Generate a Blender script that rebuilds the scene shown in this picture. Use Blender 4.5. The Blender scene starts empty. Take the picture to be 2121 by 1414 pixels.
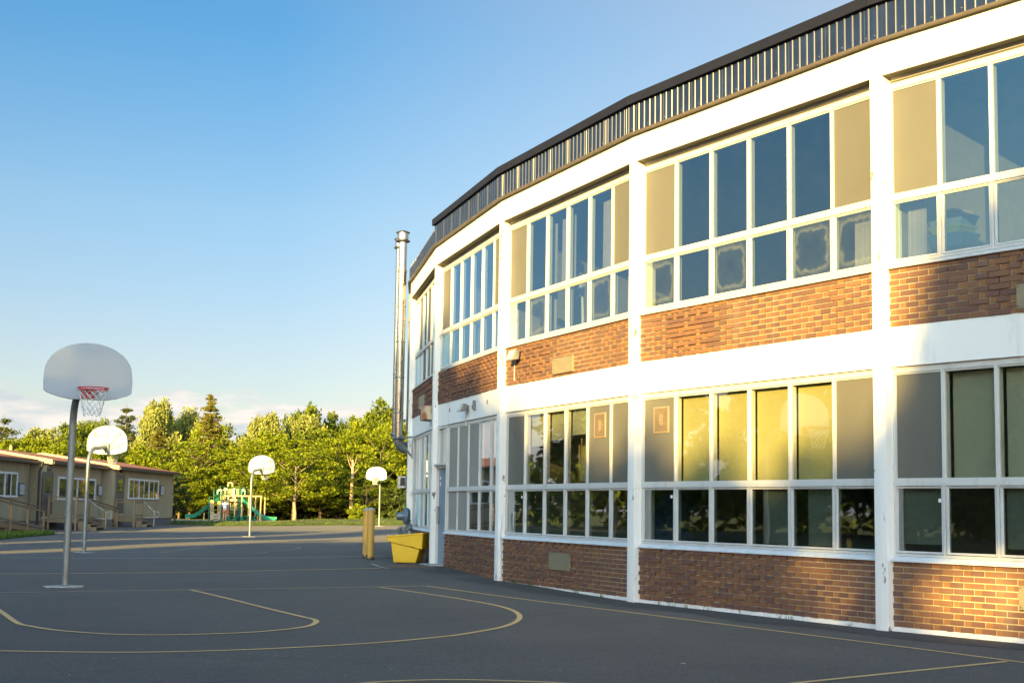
import bpy, math, random
import numpy as np
from mathutils import Vector, Matrix, Quaternion

R = math.radians
random.seed(7)
rng = np.random.default_rng(11)
sc = bpy.context.scene
col = sc.collection

# ------------------------------------------------------------------ camera
EYE = 1.40
F, TILT, ROLL, SHY = 2946.0, 0.1031, 0.0150, 40.0
cam_d = bpy.data.cameras.new('camera')
cam = bpy.data.objects.new('camera', cam_d)
col.objects.link(cam)
cam.location = (0, 0, EYE)
cam.rotation_euler = (Matrix.Rotation(math.pi / 2 + TILT, 3, 'X') @ Matrix.Rotation(ROLL, 3, 'Z')).to_euler()
cam_d.sensor_width = 36
cam_d.lens = F / 2121 * 36
cam_d.shift_y = SHY / 2121
cam_d.clip_start = 0.1
cam_d.clip_end = 3000
sc.camera = cam

# ------------------------------------------------------------------ sun and sky
SUN_AZ, SUN_EL = R(17.0), R(12.0)          # azimuth the light travels towards, right of +Y
LD = Vector((math.sin(SUN_AZ) * math.cos(SUN_EL), math.cos(SUN_AZ) * math.cos(SUN_EL), -math.sin(SUN_EL)))
sun_d = bpy.data.lights.new('sun', 'SUN')
sun_d.energy = 4.9
sun_d.angle = R(0.6)
sun_d.color = (1.0, 0.69, 0.19)
sun = bpy.data.objects.new('sun', sun_d)
col.objects.link(sun)
sun.location = (-20, -60, 40)
sun.rotation_euler = LD.to_track_quat('-Z', 'Y').to_euler()

w = bpy.data.worlds.new('World')
sc.world = w
w.use_nodes = True
wn, wl = w.node_tree.nodes, w.node_tree.links
wn.clear()
out = wn.new('ShaderNodeOutputWorld')
bg = wn.new('ShaderNodeBackground')
bg.inputs[1].default_value = 0.075
sky = wn.new('ShaderNodeTexSky')
sky.sky_type = 'NISHITA'
sky.sun_disc = False
sky.sun_elevation = SUN_EL
sky.sun_rotation = math.pi + SUN_AZ
sky.air_density = 1.0
sky.dust_density = 0.6
sky.ozone_density = 2.2
sky.altitude = 50
FILL_GLOW = (12.3, 8.3, 5.6)
# clouds low over the horizon, as a direction-based layer of the sky itself
tc = wn.new('ShaderNodeTexCoord')
sep = wn.new('ShaderNodeSeparateXYZ')
wl.new(tc.outputs['Generated'], sep.inputs[0])
mp = wn.new('ShaderNodeMapping')
mp.inputs['Scale'].default_value = (1.0, 1.0, 3.6)
wl.new(tc.outputs['Generated'], mp.inputs[0])
nz = wn.new('ShaderNodeTexNoise')
nz.inputs['Scale'].default_value = 9.0
nz.inputs['Detail'].default_value = 8.0
nz.inputs['Roughness'].default_value = 0.56
wl.new(mp.outputs[0], nz.inputs['Vector'])
def wmath(op, a, b=None, c=None, clamp=False):
    n = wn.new('ShaderNodeMath'); n.operation = op; n.use_clamp = clamp
    for i, v in enumerate((a, b, c)):
        if v is None: continue
        if isinstance(v, (int, float)): n.inputs[i].default_value = v
        else: wl.new(v, n.inputs[i])
    return n.outputs[0]
el = sep.outputs['Z']
# coverage: strong under ~4.5 degrees, none above ~6.5
fall = wmath('MULTIPLY_ADD', el, -10.5, 1.08)
cov = wmath('ADD', nz.outputs[0], fall)
cov = wmath('SUBTRACT', cov, 0.80)
cov = wmath('MULTIPLY', cov, 14.0, clamp=True)
gate = wmath('MULTIPLY_ADD', el, -30.0, 3.4, clamp=True)
cov = wmath('MULTIPLY', cov, gate, clamp=True)
nz2 = wn.new('ShaderNodeTexNoise')
nz2.inputs['Scale'].default_value = 22.0
nz2.inputs['Detail'].default_value = 5.0
wl.new(mp.outputs[0], nz2.inputs['Vector'])
crr = wn.new('ShaderNodeValToRGB')
crr.color_ramp.elements[0].position = 0.38
crr.color_ramp.elements[0].color = (2.2, 2.4, 2.5, 1)
crr.color_ramp.elements[1].position = 0.62
crr.color_ramp.elements[1].color = (3.55, 3.25, 3.0, 1)
wl.new(nz2.outputs[0], crr.inputs[0])
# the clear evening sky: deep blue away from the sun, glow towards it added as fill for shaded walls
er = wn.new('ShaderNodeValToRGB')
ee = er.color_ramp.elements
ee[0].position = 0.0; ee[0].color = (.56, .48, .50, 1)
ee[1].position = 0.60; ee[1].color = (.26, .44, .62, 1)
for p_, c_ in ((.11, (.55, .49, .51, 1)), (.20, (.50, .535, .55, 1)), (.32, (.29, .51, .60, 1))):
    e_ = ee.new(p_); e_.color = c_
wl.new(el, er.inputs[0])
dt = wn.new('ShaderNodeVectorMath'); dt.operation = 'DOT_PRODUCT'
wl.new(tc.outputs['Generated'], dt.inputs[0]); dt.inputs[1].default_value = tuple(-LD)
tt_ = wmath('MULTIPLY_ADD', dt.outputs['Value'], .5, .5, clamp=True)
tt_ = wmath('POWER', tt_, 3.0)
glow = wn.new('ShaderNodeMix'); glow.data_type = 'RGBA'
wl.new(tt_, glow.inputs[0]); glow.inputs[6].default_value = (1, 1, 1, 1); glow.inputs[7].default_value = (FILL_GLOW[0], FILL_GLOW[1], FILL_GLOW[2], 1)
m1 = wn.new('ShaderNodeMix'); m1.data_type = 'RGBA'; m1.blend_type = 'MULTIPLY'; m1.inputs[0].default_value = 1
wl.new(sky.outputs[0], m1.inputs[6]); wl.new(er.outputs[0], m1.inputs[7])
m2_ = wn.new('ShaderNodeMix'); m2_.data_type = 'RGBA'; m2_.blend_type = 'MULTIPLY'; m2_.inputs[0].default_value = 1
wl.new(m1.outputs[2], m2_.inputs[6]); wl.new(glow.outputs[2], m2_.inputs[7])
mixc = wn.new('ShaderNodeMix'); mixc.data_type = 'RGBA'
wl.new(cov, mixc.inputs[0])
hz = wmath('MULTIPLY', wmath('MULTIPLY_ADD', sep.outputs['X'], 2.6, .42, clamp=True), wmath('MULTIPLY', sep.outputs['Y'], 2.0, clamp=True))
ha = wn.new('ShaderNodeMix'); ha.data_type = 'RGBA'; ha.blend_type = 'ADD'
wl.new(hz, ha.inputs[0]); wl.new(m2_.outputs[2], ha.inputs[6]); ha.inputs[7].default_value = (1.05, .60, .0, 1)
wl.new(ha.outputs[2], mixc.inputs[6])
wl.new(crr.outputs[0], mixc.inputs[7])
covm = wmath('MULTIPLY', cov, 0.9)
wl.new(covm, mixc.inputs[0])
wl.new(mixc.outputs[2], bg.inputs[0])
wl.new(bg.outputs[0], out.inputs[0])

sc.view_settings.view_transform = 'Standard'
sc.view_settings.look = 'None'
sc.view_settings.gamma = 1.0
sc.view_settings.use_curve_mapping = False
sc.view_settings.exposure = 2.0
sc.cycles.max_bounces = 6
sc.cycles.transparent_max_bounces = 12

# ------------------------------------------------------------------ pixel -> place helpers (2121 x 1414 photograph)
def ray(px, py):
    uu, vv = px - 1060.5, -(py - 707 - SHY)
    cr, sr = math.cos(ROLL), math.sin(ROLL)
    u, v = uu * cr - vv * sr, uu * sr + vv * cr
    c, s = math.cos(TILT), math.sin(TILT)
    return Vector((u, F * c - v * s, F * s + v * c))
CTRL = [(4.4, 17.1, .02), (1.8, 21.6, .02), (-.2, 26.4, .07), (-1.7, 31.4, .17), (-2.6, 36.5, .19), (-7, 22.8, .05),
        (-12.7, 42.8, -.10), (-11.8, 65.3, -.09), (-8.3, 91.2, .11), (-20, 96, .0), (0, 106, .18), (0, 8, 0), (6, 11, 0),
        (-22, 60, -.03), (-10, 12, .02), (5, 50, .1), (-24, 80, 0), (-30, 20, 0), (20, 5, 0), (0, -20, 0), (-26, 108, .05), (-12, 108, .12)]
def gz(x, y):
    sw = s = 0.0
    for cx, cy, cz in CTRL:
        d = (x - cx) ** 2 + (y - cy) ** 2
        k = 1.0 / (d + 6.0) ** 1.5
        sw += k; s += k * cz
    return s / sw
def at_y(px, py, y):
    r = ray(px, py)
    return Vector((0, 0, EYE)) + r * (y / r.y)
def on_ground(px, py):
    r = ray(px, py)
    z = 0.0
    for _ in range(8):
        p = Vector((0, 0, EYE)) + r * ((z - EYE) / r.z)
        z = gz(p.x, p.y)
    return p
def at_x(px, py, x):
    r = ray(px, py)
    return Vector((0, 0, EYE)) + r * (x / r.x)

# ------------------------------------------------------------------ object helpers
def tag(o, label=None, cat=None, group=None, kind=None):
    if label: o['label'] = label
    if cat: o['category'] = cat
    if group: o['group'] = group
    if kind: o['kind'] = kind
    return o
OFF = {}
def thing(name, label, cat, loc=(0, 0, 0), rz=0.0, group=None):
    o = bpy.data.objects.new(name, None)
    o.empty_display_size = 0.2
    col.objects.link(o)
    o.location = loc
    o.rotation_euler = (0, 0, rz)
    tag(o, label, cat, group)
    return o
def kids(o):
    return [c for c in col.objects if c.parent is o]
def copy_tree(o, parent=None):
    c = o.copy(); col.objects.link(c)
    if parent: c.parent = parent
    for ch in KID.get(o.name, []):
        copy_tree(ch, c)
    return c
KID = {}

class MB:
    """collects geometry, links it as ONE mesh object"""
    def __init__(s):
        s.v = []; s.f = []; s.m = []; s.uv = {}
    def add(s, vs, fs, m=0):
        b = len(s.v)
        s.v += [tuple(p) for p in vs]
        s.f += [tuple(i + b for i in f) for f in fs]
        s.m += [m] * len(fs)
        return s
    def hexa(s, p, m=0):
        """8 points: bottom loop 0-3, top loop 4-7"""
        return s.add(p, [(3, 2, 1, 0), (4, 5, 6, 7), (0, 1, 5, 4), (1, 2, 6, 5), (2, 3, 7, 6), (3, 0, 4, 7)], m)
    def box(s, x0, x1, y0, y1, z0, z1, m=0):
        return s.hexa([(x0, y0, z0), (x1, y0, z0), (x1, y1, z0), (x0, y1, z0), (x0, y0, z1), (x1, y0, z1), (x1, y1, z1), (x0, y1, z1)], m)
    def fbox(s, fr, a0, a1, b0, b1, z0, z1, m=0):
        P = fr
        return s.hexa([P(a0, b0, z0), P(a1, b0, z0), P(a1, b1, z0), P(a0, b1, z0), P(a0, b0, z1), P(a1, b0, z1), P(a1, b1, z1), P(a0, b1, z1)], m)
    def bar(s, p, q, w, h=None, m=0, up=(0, 0, 1)):
        """rectangular bar from p to q, w sideways, h along up"""
        p, q = Vector(p), Vector(q); h = w if h is None else h
        d = (q - p).normalized(); u = Vector(up)
        if abs(d.dot(u)) > .98: u = Vector((0, 1, 0))
        a = d.cross(u).normalized() * w / 2; b = a.cross(d).normalized() * h / 2
        return s.hexa([p - a - b, p + a - b, q + a - b, q - a - b, p - a + b, p + a + b, q + a + b, q - a + b], m)
    def prism(s, poly, z0, z1, m=0):
        n = len(poly)
        vs = [(x, y, z0) for x, y in poly] + [(x, y, z1) for x, y in poly]
        fs = [tuple(range(n - 1, -1, -1)), tuple(range(n, 2 * n))] + [(i, (i + 1) % n, n + (i + 1) % n, n + i) for i in range(n)]
        return s.add(vs, fs, m)
    def extr(s, pts, d, m=0):
        """3D outline pts extruded by vector d"""
        n = len(pts); d = Vector(d)
        vs = [Vector(p) for p in pts] + [Vector(p) + d for p in pts]
        fs = [tuple(range(n - 1, -1, -1)), tuple(range(n, 2 * n))] + [(i, (i + 1) % n, n + (i + 1) % n, n + i) for i in range(n)]
        return s.add(vs, fs, m)
    def tube(s, pts, r, n=8, m=0, cap=True):
        pts = [Vector(p) for p in pts]
        rs = r if isinstance(r, (list, tuple)) else [r] * len(pts)
        rings = []; prev = None
        for i, p in enumerate(pts):
            d = (pts[min(i + 1, len(pts) - 1)] - pts[max(i - 1, 0)]).normalized()
            if prev is None:
                a = d.cross(Vector((0, 0, 1)))
                if a.length < 1e-3: a = Vector((1, 0, 0))
                a.normalize()
            else:
                a = (prev - d * prev.dot(d)).normalized()
            prev = a; b = d.cross(a)
            rings.append([p + (a * math.cos(t) + b * math.sin(t)) * rs[i] for t in [2 * math.pi * k / n for k in range(n)]])
        vs = [q for rg in rings for q in rg]
        fs = []
        for i in range(len(rings) - 1):
            for k in range(n):
                fs.append((i * n + k, i * n + (k + 1) % n, (i + 1) * n + (k + 1) % n, (i + 1) * n + k))
        if cap:
            fs.append(tuple(range(n - 1, -1, -1)))
            fs.append(tuple(range((len(rings) - 1) * n, len(rings) * n)))
        return s.add(vs, fs, m)
    def lathe(s, c, prof, n=16, m=0):
        """prof: (r, z) list"""
        c = Vector(c)
        return s.tube([c + Vector((0, 0, z + i * 1e-5)) for i, (r, z) in enumerate(prof)], [max(r, 1e-4) for r, z in prof], n, m) if False else s._lathe(c, prof, n, m)
    def _lathe(s, c, prof, n, m):
        vs = []; fs = []
        for r_, z in prof:
            for k in range(n):
                t = 2 * math.pi * k / n
                vs.append((c.x + r_ * math.cos(t), c.y + r_ * math.sin(t), c.z + z))
        for i in range(len(prof) - 1):
            for k in range(n):
                fs.append((i * n + k, i * n + (k + 1) % n, (i + 1) * n + (k + 1) % n, (i + 1) * n + k))
        fs.append(tuple(range(n - 1, -1, -1))); fs.append(tuple(range((len(prof) - 1) * n, len(prof) * n)))
        return s.add(vs, fs, m)
    def build(s, name, mats, parent=None, smooth=False, label=None, bevel=0, off=None, uvs=None):
        me = bpy.data.meshes.new(name)
        o_ = Vector((0, 0, 0))
        if off is not None: o_ = Vector(off)
        elif parent is not None: o_ = OFF.get(parent.name, Vector((0, 0, 0)))
        me.from_pydata([(x - o_.x, y - o_.y, z - o_.z) for x, y, z in s.v], [], s.f)
        if not isinstance(mats, (list, tuple)): mats = [mats]
        for m in mats: me.materials.append(m)
        if len(mats) > 1: me.polygons.foreach_set('material_index', s.m)
        if smooth:
            me.polygons.foreach_set('use_smooth', [True] * len(me.polygons))
            me.set_sharp_from_angle(angle=R(40))
        if uvs:
            ul = me.uv_layers.new(name='UVMap')
            ul.data.foreach_set('uv', [c for uv in uvs for c in uv])
        me.update()
        ob = bpy.data.objects.new(name, me)
        col.objects.link(ob)
        if parent is not None:
            ob.parent = parent
            KID.setdefault(parent.name, []).append(ob)
        OFF[ob.name] = o_
        if bevel:
            md = ob.modifiers.new('bevel', 'BEVEL'); md.width = bevel; md.segments = 2; md.limit_method = 'ANGLE'
        if label: ob['label'] = label
        return ob
def struct(mb, name, mats, smooth=False):
    o = mb.build(name, mats, smooth=smooth)
    o['kind'] = 'structure'
    return o
def world_thing(name, label, cat, loc, group=None):
    """a thing whose parts are written in world coordinates"""
    o = thing(name, label, cat, loc, 0, group)
    OFF[o.name] = Vector(loc)
    return o

# ------------------------------------------------------------------ materials
def new_mat(name):
    m = bpy.data.materials.new(name); m.use_nodes = True
    return m, m.node_tree.nodes, m.node_tree.links, m.node_tree.nodes['Principled BSDF']
def noise_(n, l, scale, detail=4, rough=.55, coord=None, stretch=None):
    t = n.new('ShaderNodeTexNoise'); t.inputs['Scale'].default_value = scale
    t.inputs['Detail'].default_value = detail; t.inputs['Roughness'].default_value = rough
    c = n.new('ShaderNodeTexCoord')
    src = c.outputs['Object'] if coord is None else coord
    if stretch:
        mp_ = n.new('ShaderNodeMapping'); mp_.inputs['Scale'].default_value = stretch
        l.new(src, mp_.inputs[0]); src = mp_.outputs[0]
    l.new(src, t.inputs['Vector'])
    return t.outputs[0]
def ramp_(n, l, fac, stops):
    r = n.new('ShaderNodeValToRGB'); e = r.color_ramp.elements
    while len(e) < len(stops): e.new(.5)
    for i, (p, c) in enumerate(stops):
        e[i].position = p; e[i].color = (*c, 1) if len(c) == 3 else c
    l.new(fac, r.inputs[0]); return r.outputs[0]
def mixrgb(n, l, fac, a, b, mode='MIX'):
    m = n.new('ShaderNodeMix'); m.data_type = 'RGBA'; m.blend_type = mode
    for i, v in ((0, fac), (6, a), (7, b)):
        if isinstance(v, (int, float)): m.inputs[i].default_value = v
        elif isinstance(v, tuple): m.inputs[i].default_value = (*v, 1) if len(v) == 3 else v
        else: l.new(v, m.inputs[i])
    return m.outputs[2]
def bump_(n, l, h, strength, dist, bsdf):
    b = n.new('ShaderNodeBump'); b.inputs['Strength'].default_value = strength; b.inputs['Distance'].default_value = dist
    l.new(h, b.inputs['Height']); l.new(b.outputs[0], bsdf.inputs['Normal'])
def simple(name, c, rough=.6, metal=0.0, var=.12, scale=6, bump=0.0, bscale=40, spec=.5):
    m, n, l, b = new_mat(name)
    nz_ = noise_(n, l, scale)
    lo = tuple(x * (1 - var) for x in c); hi = tuple(min(1, x * (1 + var)) for x in c)
    l.new(ramp_(n, l, nz_, [(.3, lo), (.7, hi)]), b.inputs['Base Color'])
    b.inputs['Roughness'].default_value = rough
    b.inputs['Metallic'].default_value = metal
    b.inputs['Specular IOR Level'].default_value = spec
    if bump: bump_(n, l, noise_(n, l, bscale), bump, .01, b)
    return m
def stained(name, c, dirt, amount=.5, rough=.6, scale=3, thr=(.55, .7), stretch=(1, 1, .25), spec=.4):
    """paint with streaks and flaking"""
    m, n, l, b = new_mat(name)
    a = noise_(n, l, scale, 8, .65, stretch=stretch)
    f = ramp_(n, l, a, [(thr[0], (0, 0, 0)), (thr[1], (amount,) * 3)])
    base = ramp_(n, l, noise_(n, l, 1.2), [(.3, tuple(x * .95 for x in c)), (.7, c)])
    l.new(mixrgb(n, l, f, base, dirt), b.inputs['Base Color'])
    b.inputs['Roughness'].default_value = rough
    b.inputs['Specular IOR Level'].default_value = spec
    bump_(n, l, noise_(n, l, 60), .15, .004, b)
    return m

M = {}
M['white'] = stained('white_paint', (.79, .78, .75), (.40, .37, .32), .65, .7, 2.4, (.58, .80), (1, 1, .16))
M['white_old'] = stained('flaking_white_paint', (.76, .75, .72), (.17, .14, .105), 1.0, .75, 7, (.615, .655), (1, 1, .4))
M['frame'] = stained('window_frame_paint', (.54, .53, .51), (.28, .25, .20), .6, .5, 5, (.55, .8))
M['track'] = simple('dark_track', (.10, .09, .08), .5)
M['crack'] = simple('crack_filler', (.018, .018, .018), .95, 0, .1, 5, spec=.1)
M['sill'] = stained('sill_metal', (.60, .61, .62), (.36, .34, .32), .5, .45, 6, (.5, .75), (1, 1, .6))
M['panel'] = stained('beige_panel', (.120, .114, .094), (.098, .092, .077), .5, .55, 1.4, (.45, .75), (1, 1, .5))
M['panelm'] = stained('grey_beige_panel', (.26, .25, .225), (.20, .19, .165), .5, .55, 1.4, (.45, .75), (1, 1, .5))
M['panelw'] = stained('pale_panel', (.50, .50, .47), (.38, .37, .34), .5, .55, 2, (.45, .75), (1, 1, .5))
M['tanplate'] = simple('tan_plate', (.22, .185, .115), .5, 0, .08, 8)
M['navy'] = simple('navy_cladding', (.013, .022, .060), .30, .0, .2, 3, spec=.32)
M['coping'] = simple('charcoal_coping', (.011, .012, .022), .6, 0, .15, 2, spec=.2)
M['flash'] = simple('brown_flashing', (.09, .07, .05), .55, .0, .2, 4)
M['steel'] = simple('steel_pipe', (.40, .38, .34), .24, .95, .15, 3)
M['galv'] = stained('galvanised_steel', (.22, .25, .26), (.12, .11, .09), .6, .42, 14, (.45, .7), (1, 1, .2), .6)
M['galv'].node_tree.nodes['Principled BSDF'].inputs['Metallic'].default_value = .55
M['dark'] = simple('black_metal', (.03, .03, .032), .5)
M['board'] = stained('backboard_enamel', (.35, .385, .44), (.26, .28, .31), .3, .35, 3, (.5, .8))
M['red'] = simple('red_rim', (.50, .02, .03), .4, 0, .15)
M['orange'] = simple('faded_orange_rim', (.42, .055, .025), .5)
M['net'] = simple('net_cord', (.60, .60, .58), .8)
M['concrete'] = simple('concrete', (.33, .32, .31), .9, 0, .2, 12, .4)
M['doorblue'] = stained('blue_door_paint', (.15, .21, .28), (.30, .34, .38), .5, .5, 3, (.5, .8), (1, 1, .3))
M['yellowbin'] = simple('yellow_plastic', (.66, .40, .005), .42, 0, .1, 3)
M['bollard'] = stained('worn_yellow_paint', (.50, .29, .06), (.035, .025, .02), 1.0, .55, 16, (.68, .69), (1, 1, .6))
M['caprust'] = simple('grey_cap', (.30, .31, .32), .6)
M['meter'] = simple('grey_meter', (.12, .16, .20), .45, .2, .15, 8)
M['rustbox'] = stained('rusty_cream_box', (.50, .42, .30), (.26, .085, .02), 1.0, .6, 4, (.42, .55), (1, 1, .6))
M['lampgrey'] = simple('lamp_housing', (.16, .16, .15), .5)
M['lens'] = simple('lamp_lens', (.55, .53, .45), .15, 0, .1, 30)
M['tan'] = simple('tan_plastic', (.25, .18, .11), .5, 0, .1)
M['wood'] = stained('weathered_wood', (.24, .17, .10), (.13, .10, .075), .7, .85, 5, (.4, .7), (3, .4, 3))
M['woodlit'] = stained('sunlit_wood', (.30, .19, .10), (.18, .12, .07), .7, .85, 5, (.4, .7), (3, .4, 3))  # warmer, lighter copy of the wood, sunlight on it put into the colour
M['roofred'] = simple('red_shingles', (.30, .105, .052), .85, 0, .25, 14, .5, 20)
M['cream'] = simple('cream_trim', (.33, .27, .18), .6)
M['fascia'] = simple('dark_fascia', (.022, .020, .022), .55)
M['skirt'] = simple('grey_skirting', (.13, .115, .12), .8)
M['pdoor'] = simple('portable_door', (.065, .06, .062), .5)
M['whitetrim'] = simple('white_vinyl', (.62, .64, .70), .5)
M['interior'] = simple('interior_wall', (.16, .15, .13), .9)
M['ceil'] = simple('interior_ceiling', (.14, .15, .16), .9)
M['floorin'] = simple('interior_floor', (.06, .05, .045), .7)
M['blockwall'] = simple('teal_wall', (.12, .22, .19), .9)
M['blind'] = simple('yellow_blind', (.40, .38, .17), .8, 0, .06, 2)
M['blindw'] = simple('pale_blind', (.30, .32, .24), .8, 0, .06, 2)
M['curtain'] = simple('pale_curtain', (.34, .31, .32), .9, 0, .08, 5)
M['fanw'] = simple('white_fan', (.7, .7, .68), .5)
M['binblue'] = simple('blue_tub', (.12, .18, .26), .5)
M['bingreen'] = simple('green_tub', (.16, .22, .05), .5)
M['binred'] = simple('red_box', (.42, .07, .04), .6)
M['cardb'] = simple('cardboard', (.38, .26, .13), .8)
M['sportblue'] = simple('blue_mat', (.03, .10, .22), .6)
M['bark'] = stained('bark', (.16, .12, .085), (.07, .055, .045), .8, .9, 6, (.4, .65), (1, 1, .2))
M['barkpale'] = stained('bare_pale_wood', (.34, .27, .19), (.20, .15, .10), .7, .85, 6, (.4, .7), (1, 1, .2))
M['pgreen'] = simple('green_post', (.006, .085, .042), .4)
M['slide'] = simple('green_slide', (.02, .20, .12), .35)
M['slidedark'] = simple('teal_plastic', (.01, .18, .15), .4)
M['pyellow'] = simple('cream_yellow_post', (.60, .42, .20), .45)
M['ptan'] = simple('tan_panel', (.38, .28, .17), .6)
M['pmauve'] = simple('mauve_panel', (.32, .26, .25), .6)
M['pdark'] = simple('dark_deck', (.05, .045, .04), .7)
M['skin'] = simple('skin', (.46, .24, .15), .6)
M['hair'] = simple('dark_hair', (.015, .012, .01), .5)
M['shirt'] = simple('white_shirt', (.70, .68, .72), .8)
M['shorts'] = simple('coral_shorts', (.60, .12, .05), .8)
M['signwhite'] = simple('sign_white', (.75, .75, .74), .4)
M['signred'] = simple('sign_red', (.55, .03, .04), .4)
M['signblue'] = simple('sign_blue', (.05, .22, .45), .4)
M['signyellow'] = simple('sign_yellow', (.45, .42, .16), .4)
M['rustplate'] = simple('rusty_plate', (.12, .075, .055), .7, .3, .3, 6)
M['ac'] = simple('ac_casing', (.55, .53, .48), .5)

# brick: colour per brick from island random
def brick_mat(name, stops):
    m, n, l, b = new_mat(name)
    g = n.new('ShaderNodeNewGeometry')
    c = ramp_(n, l, g.outputs['Random Per Island'], stops)
    a = noise_(n, l, 25, 6, .7)
    c2 = mixrgb(n, l, ramp_(n, l, a, [(.35, (0, 0, 0)), (.75, (.5, .5, .5))]), c, (.120, .070, .060))
    st = noise_(n, l, 2.5, 5, .6, stretch=(1.6, 1.6, .3))
    c3 = mixrgb(n, l, ramp_(n, l, st, [(.55, (0, 0, 0)), (.8, (.35, .35, .35))]), c2, (.22, .18, .16))
    l.new(c3, b.inputs['Base Color'])
    b.inputs['Roughness'].default_value = .8
    b.inputs['Specular IOR Level'].default_value = .3
    bump_(n, l, noise_(n, l, 180, 4), .25, .003, b)
    return m
M['brick'] = brick_mat('purple_brown_brick', [(0, (.118, .062, .050)), (.5, (.155, .077, .052)), (.8, (.180, .088, .050)), (1, (.215, .105, .050))])
M['brick_red'] = brick_mat('reddish_brick', [(0, (.20, .094, .038)), (.5, (.235, .110, .040)), (1, (.27, .128, .044))])
M['mortar'] = simple('mortar', (.41, .35, .25), .95, 0, .2, 30, .5, 90)

def asphalt_mat(name='asphalt', k=1.0):
    m, n, l, b = new_mat(name)
    big = noise_(n, l, .30, 6, .62)
    c = ramp_(n, l, big, [(.28, (.050 * k, .046 * k, .046 * k)), (.72, (.098 * k, .087 * k, .081 * k))])
    st = noise_(n, l, .8, 8, .68, stretch=(.22, 1.5, 1))
    c = mixrgb(n, l, ramp_(n, l, st, [(.54, (0, 0, 0)), (.72, (.6, .6, .6))]), c, (.045 * k, .043 * k, .043 * k))
    sp_ = noise_(n, l, 1.7, 7, .7)
    c = mixrgb(n, l, ramp_(n, l, sp_, [(.60, (0, 0, 0)), (.70, (.55, .55, .55))]), c, (.033 * k, .032 * k, .033 * k))
    c = mixrgb(n, l, ramp_(n, l, sp_, [(.28, (.5, .5, .5)), (.38, (0, 0, 0))]), c, (.125 * k, .112 * k, .10 * k))
    mid = noise_(n, l, 9, 6, .75)
    c = mixrgb(n, l, ramp_(n, l, mid, [(.36, (.42, .42, .42)), (.56, (0, 0, 0))]), c, (.040 * k, .038 * k, .038 * k))
    fine = noise_(n, l, 42, 4, .8)
    c = mixrgb(n, l, ramp_(n, l, fine, [(.38, (.85, .85, .85)), (.50, (0, 0, 0))]), c, (.028 * k, .027 * k, .028 * k))
    c = mixrgb(n, l, ramp_(n, l, fine, [(.56, (0, 0, 0)), (.66, (.6, .6, .6))]), c, (.19 * k, .18 * k, .165 * k))
    l.new(c, b.inputs['Base Color'])
    b.inputs['Roughness'].default_value = .85
    b.inputs['Specular IOR Level'].default_value = .3
    b.inputs['Sheen Weight'].default_value = .06; b.inputs['Sheen Roughness'].default_value = .5
    bump_(n, l, noise_(n, l, 55, 5, .75), 1.0, .018, b)
    return m
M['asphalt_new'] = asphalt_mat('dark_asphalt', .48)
M['asphalt'] = asphalt_mat()
def line_mat(name, c, thr):
    m, n, l, b = new_mat(name)
    a = noise_(n, l, 70, 5, .75)
    f = ramp_(n, l, a, [(thr, (0, 0, 0)), (thr + .07, (1, 1, 1))])
    l.new(mixrgb(n, l, f, c, (.085, .08, .075)), b.inputs['Base Color'])
    b.inputs['Roughness'].default_value = .8
    bump_(n, l, noise_(n, l, 90, 4, .7), .8, .01, b)
    return m
M['line_y'] = line_mat('worn_yellow_line', (.58, .38, .16), .56)
M['line_w'] = line_mat('worn_pale_line', (.56, .48, .36), .54)
M['line_f'] = line_mat('faded_line', (.46, .34, .20), .50)
def grass_mat():
    m, n, l, b = new_mat('grass')
    c = ramp_(n, l, noise_(n, l, .5, 6, .65), [(.35, (.065, .085, .018)), (.55, (.11, .13, .03)), (.75, (.20, .17, .07))])
    c = mixrgb(n, l, ramp_(n, l, noise_(n, l, 14, 5, .8), [(.4, (.45,) * 3), (.65, (0, 0, 0))]), c, (.02, .035, .008))
    l.new(c, b.inputs['Base Color']); b.inputs['Roughness'].default_value = .9
    bump_(n, l, noise_(n, l, 20, 5, .8), 1.0, .08, b)
    return m
M['grass'] = grass_mat()
M['mulch'] = simple('wood_mulch', (.30, .22, .13), .95, 0, .3, 5, 1.0, 16)
def leaf_mat(name, c0, c1, trans=.3):
    m, n, l, b = new_mat(name)
    g = n.new('ShaderNodeNewGeometry')
    c = ramp_(n, l, g.outputs['Random Per Island'], [(0, c0), (1, c1)])
    cl = noise_(n, l, .55, 4, .6)
    c = mixrgb(n, l, ramp_(n, l, cl, [(.4, (0, 0, 0)), (.66, (.45,) * 3)]), c, tuple(min(1, x * 1.5) for x in c1))
    l.new(c, b.inputs['Base Color']); b.inputs['Roughness'].default_value = .65
    b.inputs['Specular IOR Level'].default_value = .25
    t = n.new('ShaderNodeBsdfTranslucent'); l.new(c, t.inputs[0])
    mx = n.new('ShaderNodeMixShader'); mx.inputs[0].default_value = trans
    l.new(b.outputs[0], mx.inputs[1]); l.new(t.outputs[0], mx.inputs[2])
    l.new(mx.outputs[0], n['Material Output'].inputs[0])
    return m
M['leaf_y'] = leaf_mat('yellow_green_leaves', (.068, .105, .004), (.190, .225, .006))
M['leaf_m'] = leaf_mat('mid_green_leaves', (.048, .082, .006), (.120, .155, .010))
M['leaf_s'] = leaf_mat('silvery_leaves', (.115, .145, .025), (.27, .29, .075))
M['leaf_d'] = leaf_mat('dark_needles', (.030, .050, .014), (.065, .085, .020))
M['leaf_o'] = leaf_mat('olive_needles', (.075, .080, .012), (.150, .145, .020))
M['leaf_g'] = leaf_mat('grass_blades', (.045, .085, .010), (.10, .14, .022))
M['leaf_dk'] = leaf_mat('shade_leaves', (.030, .050, .012), (.060, .085, .018))

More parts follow.
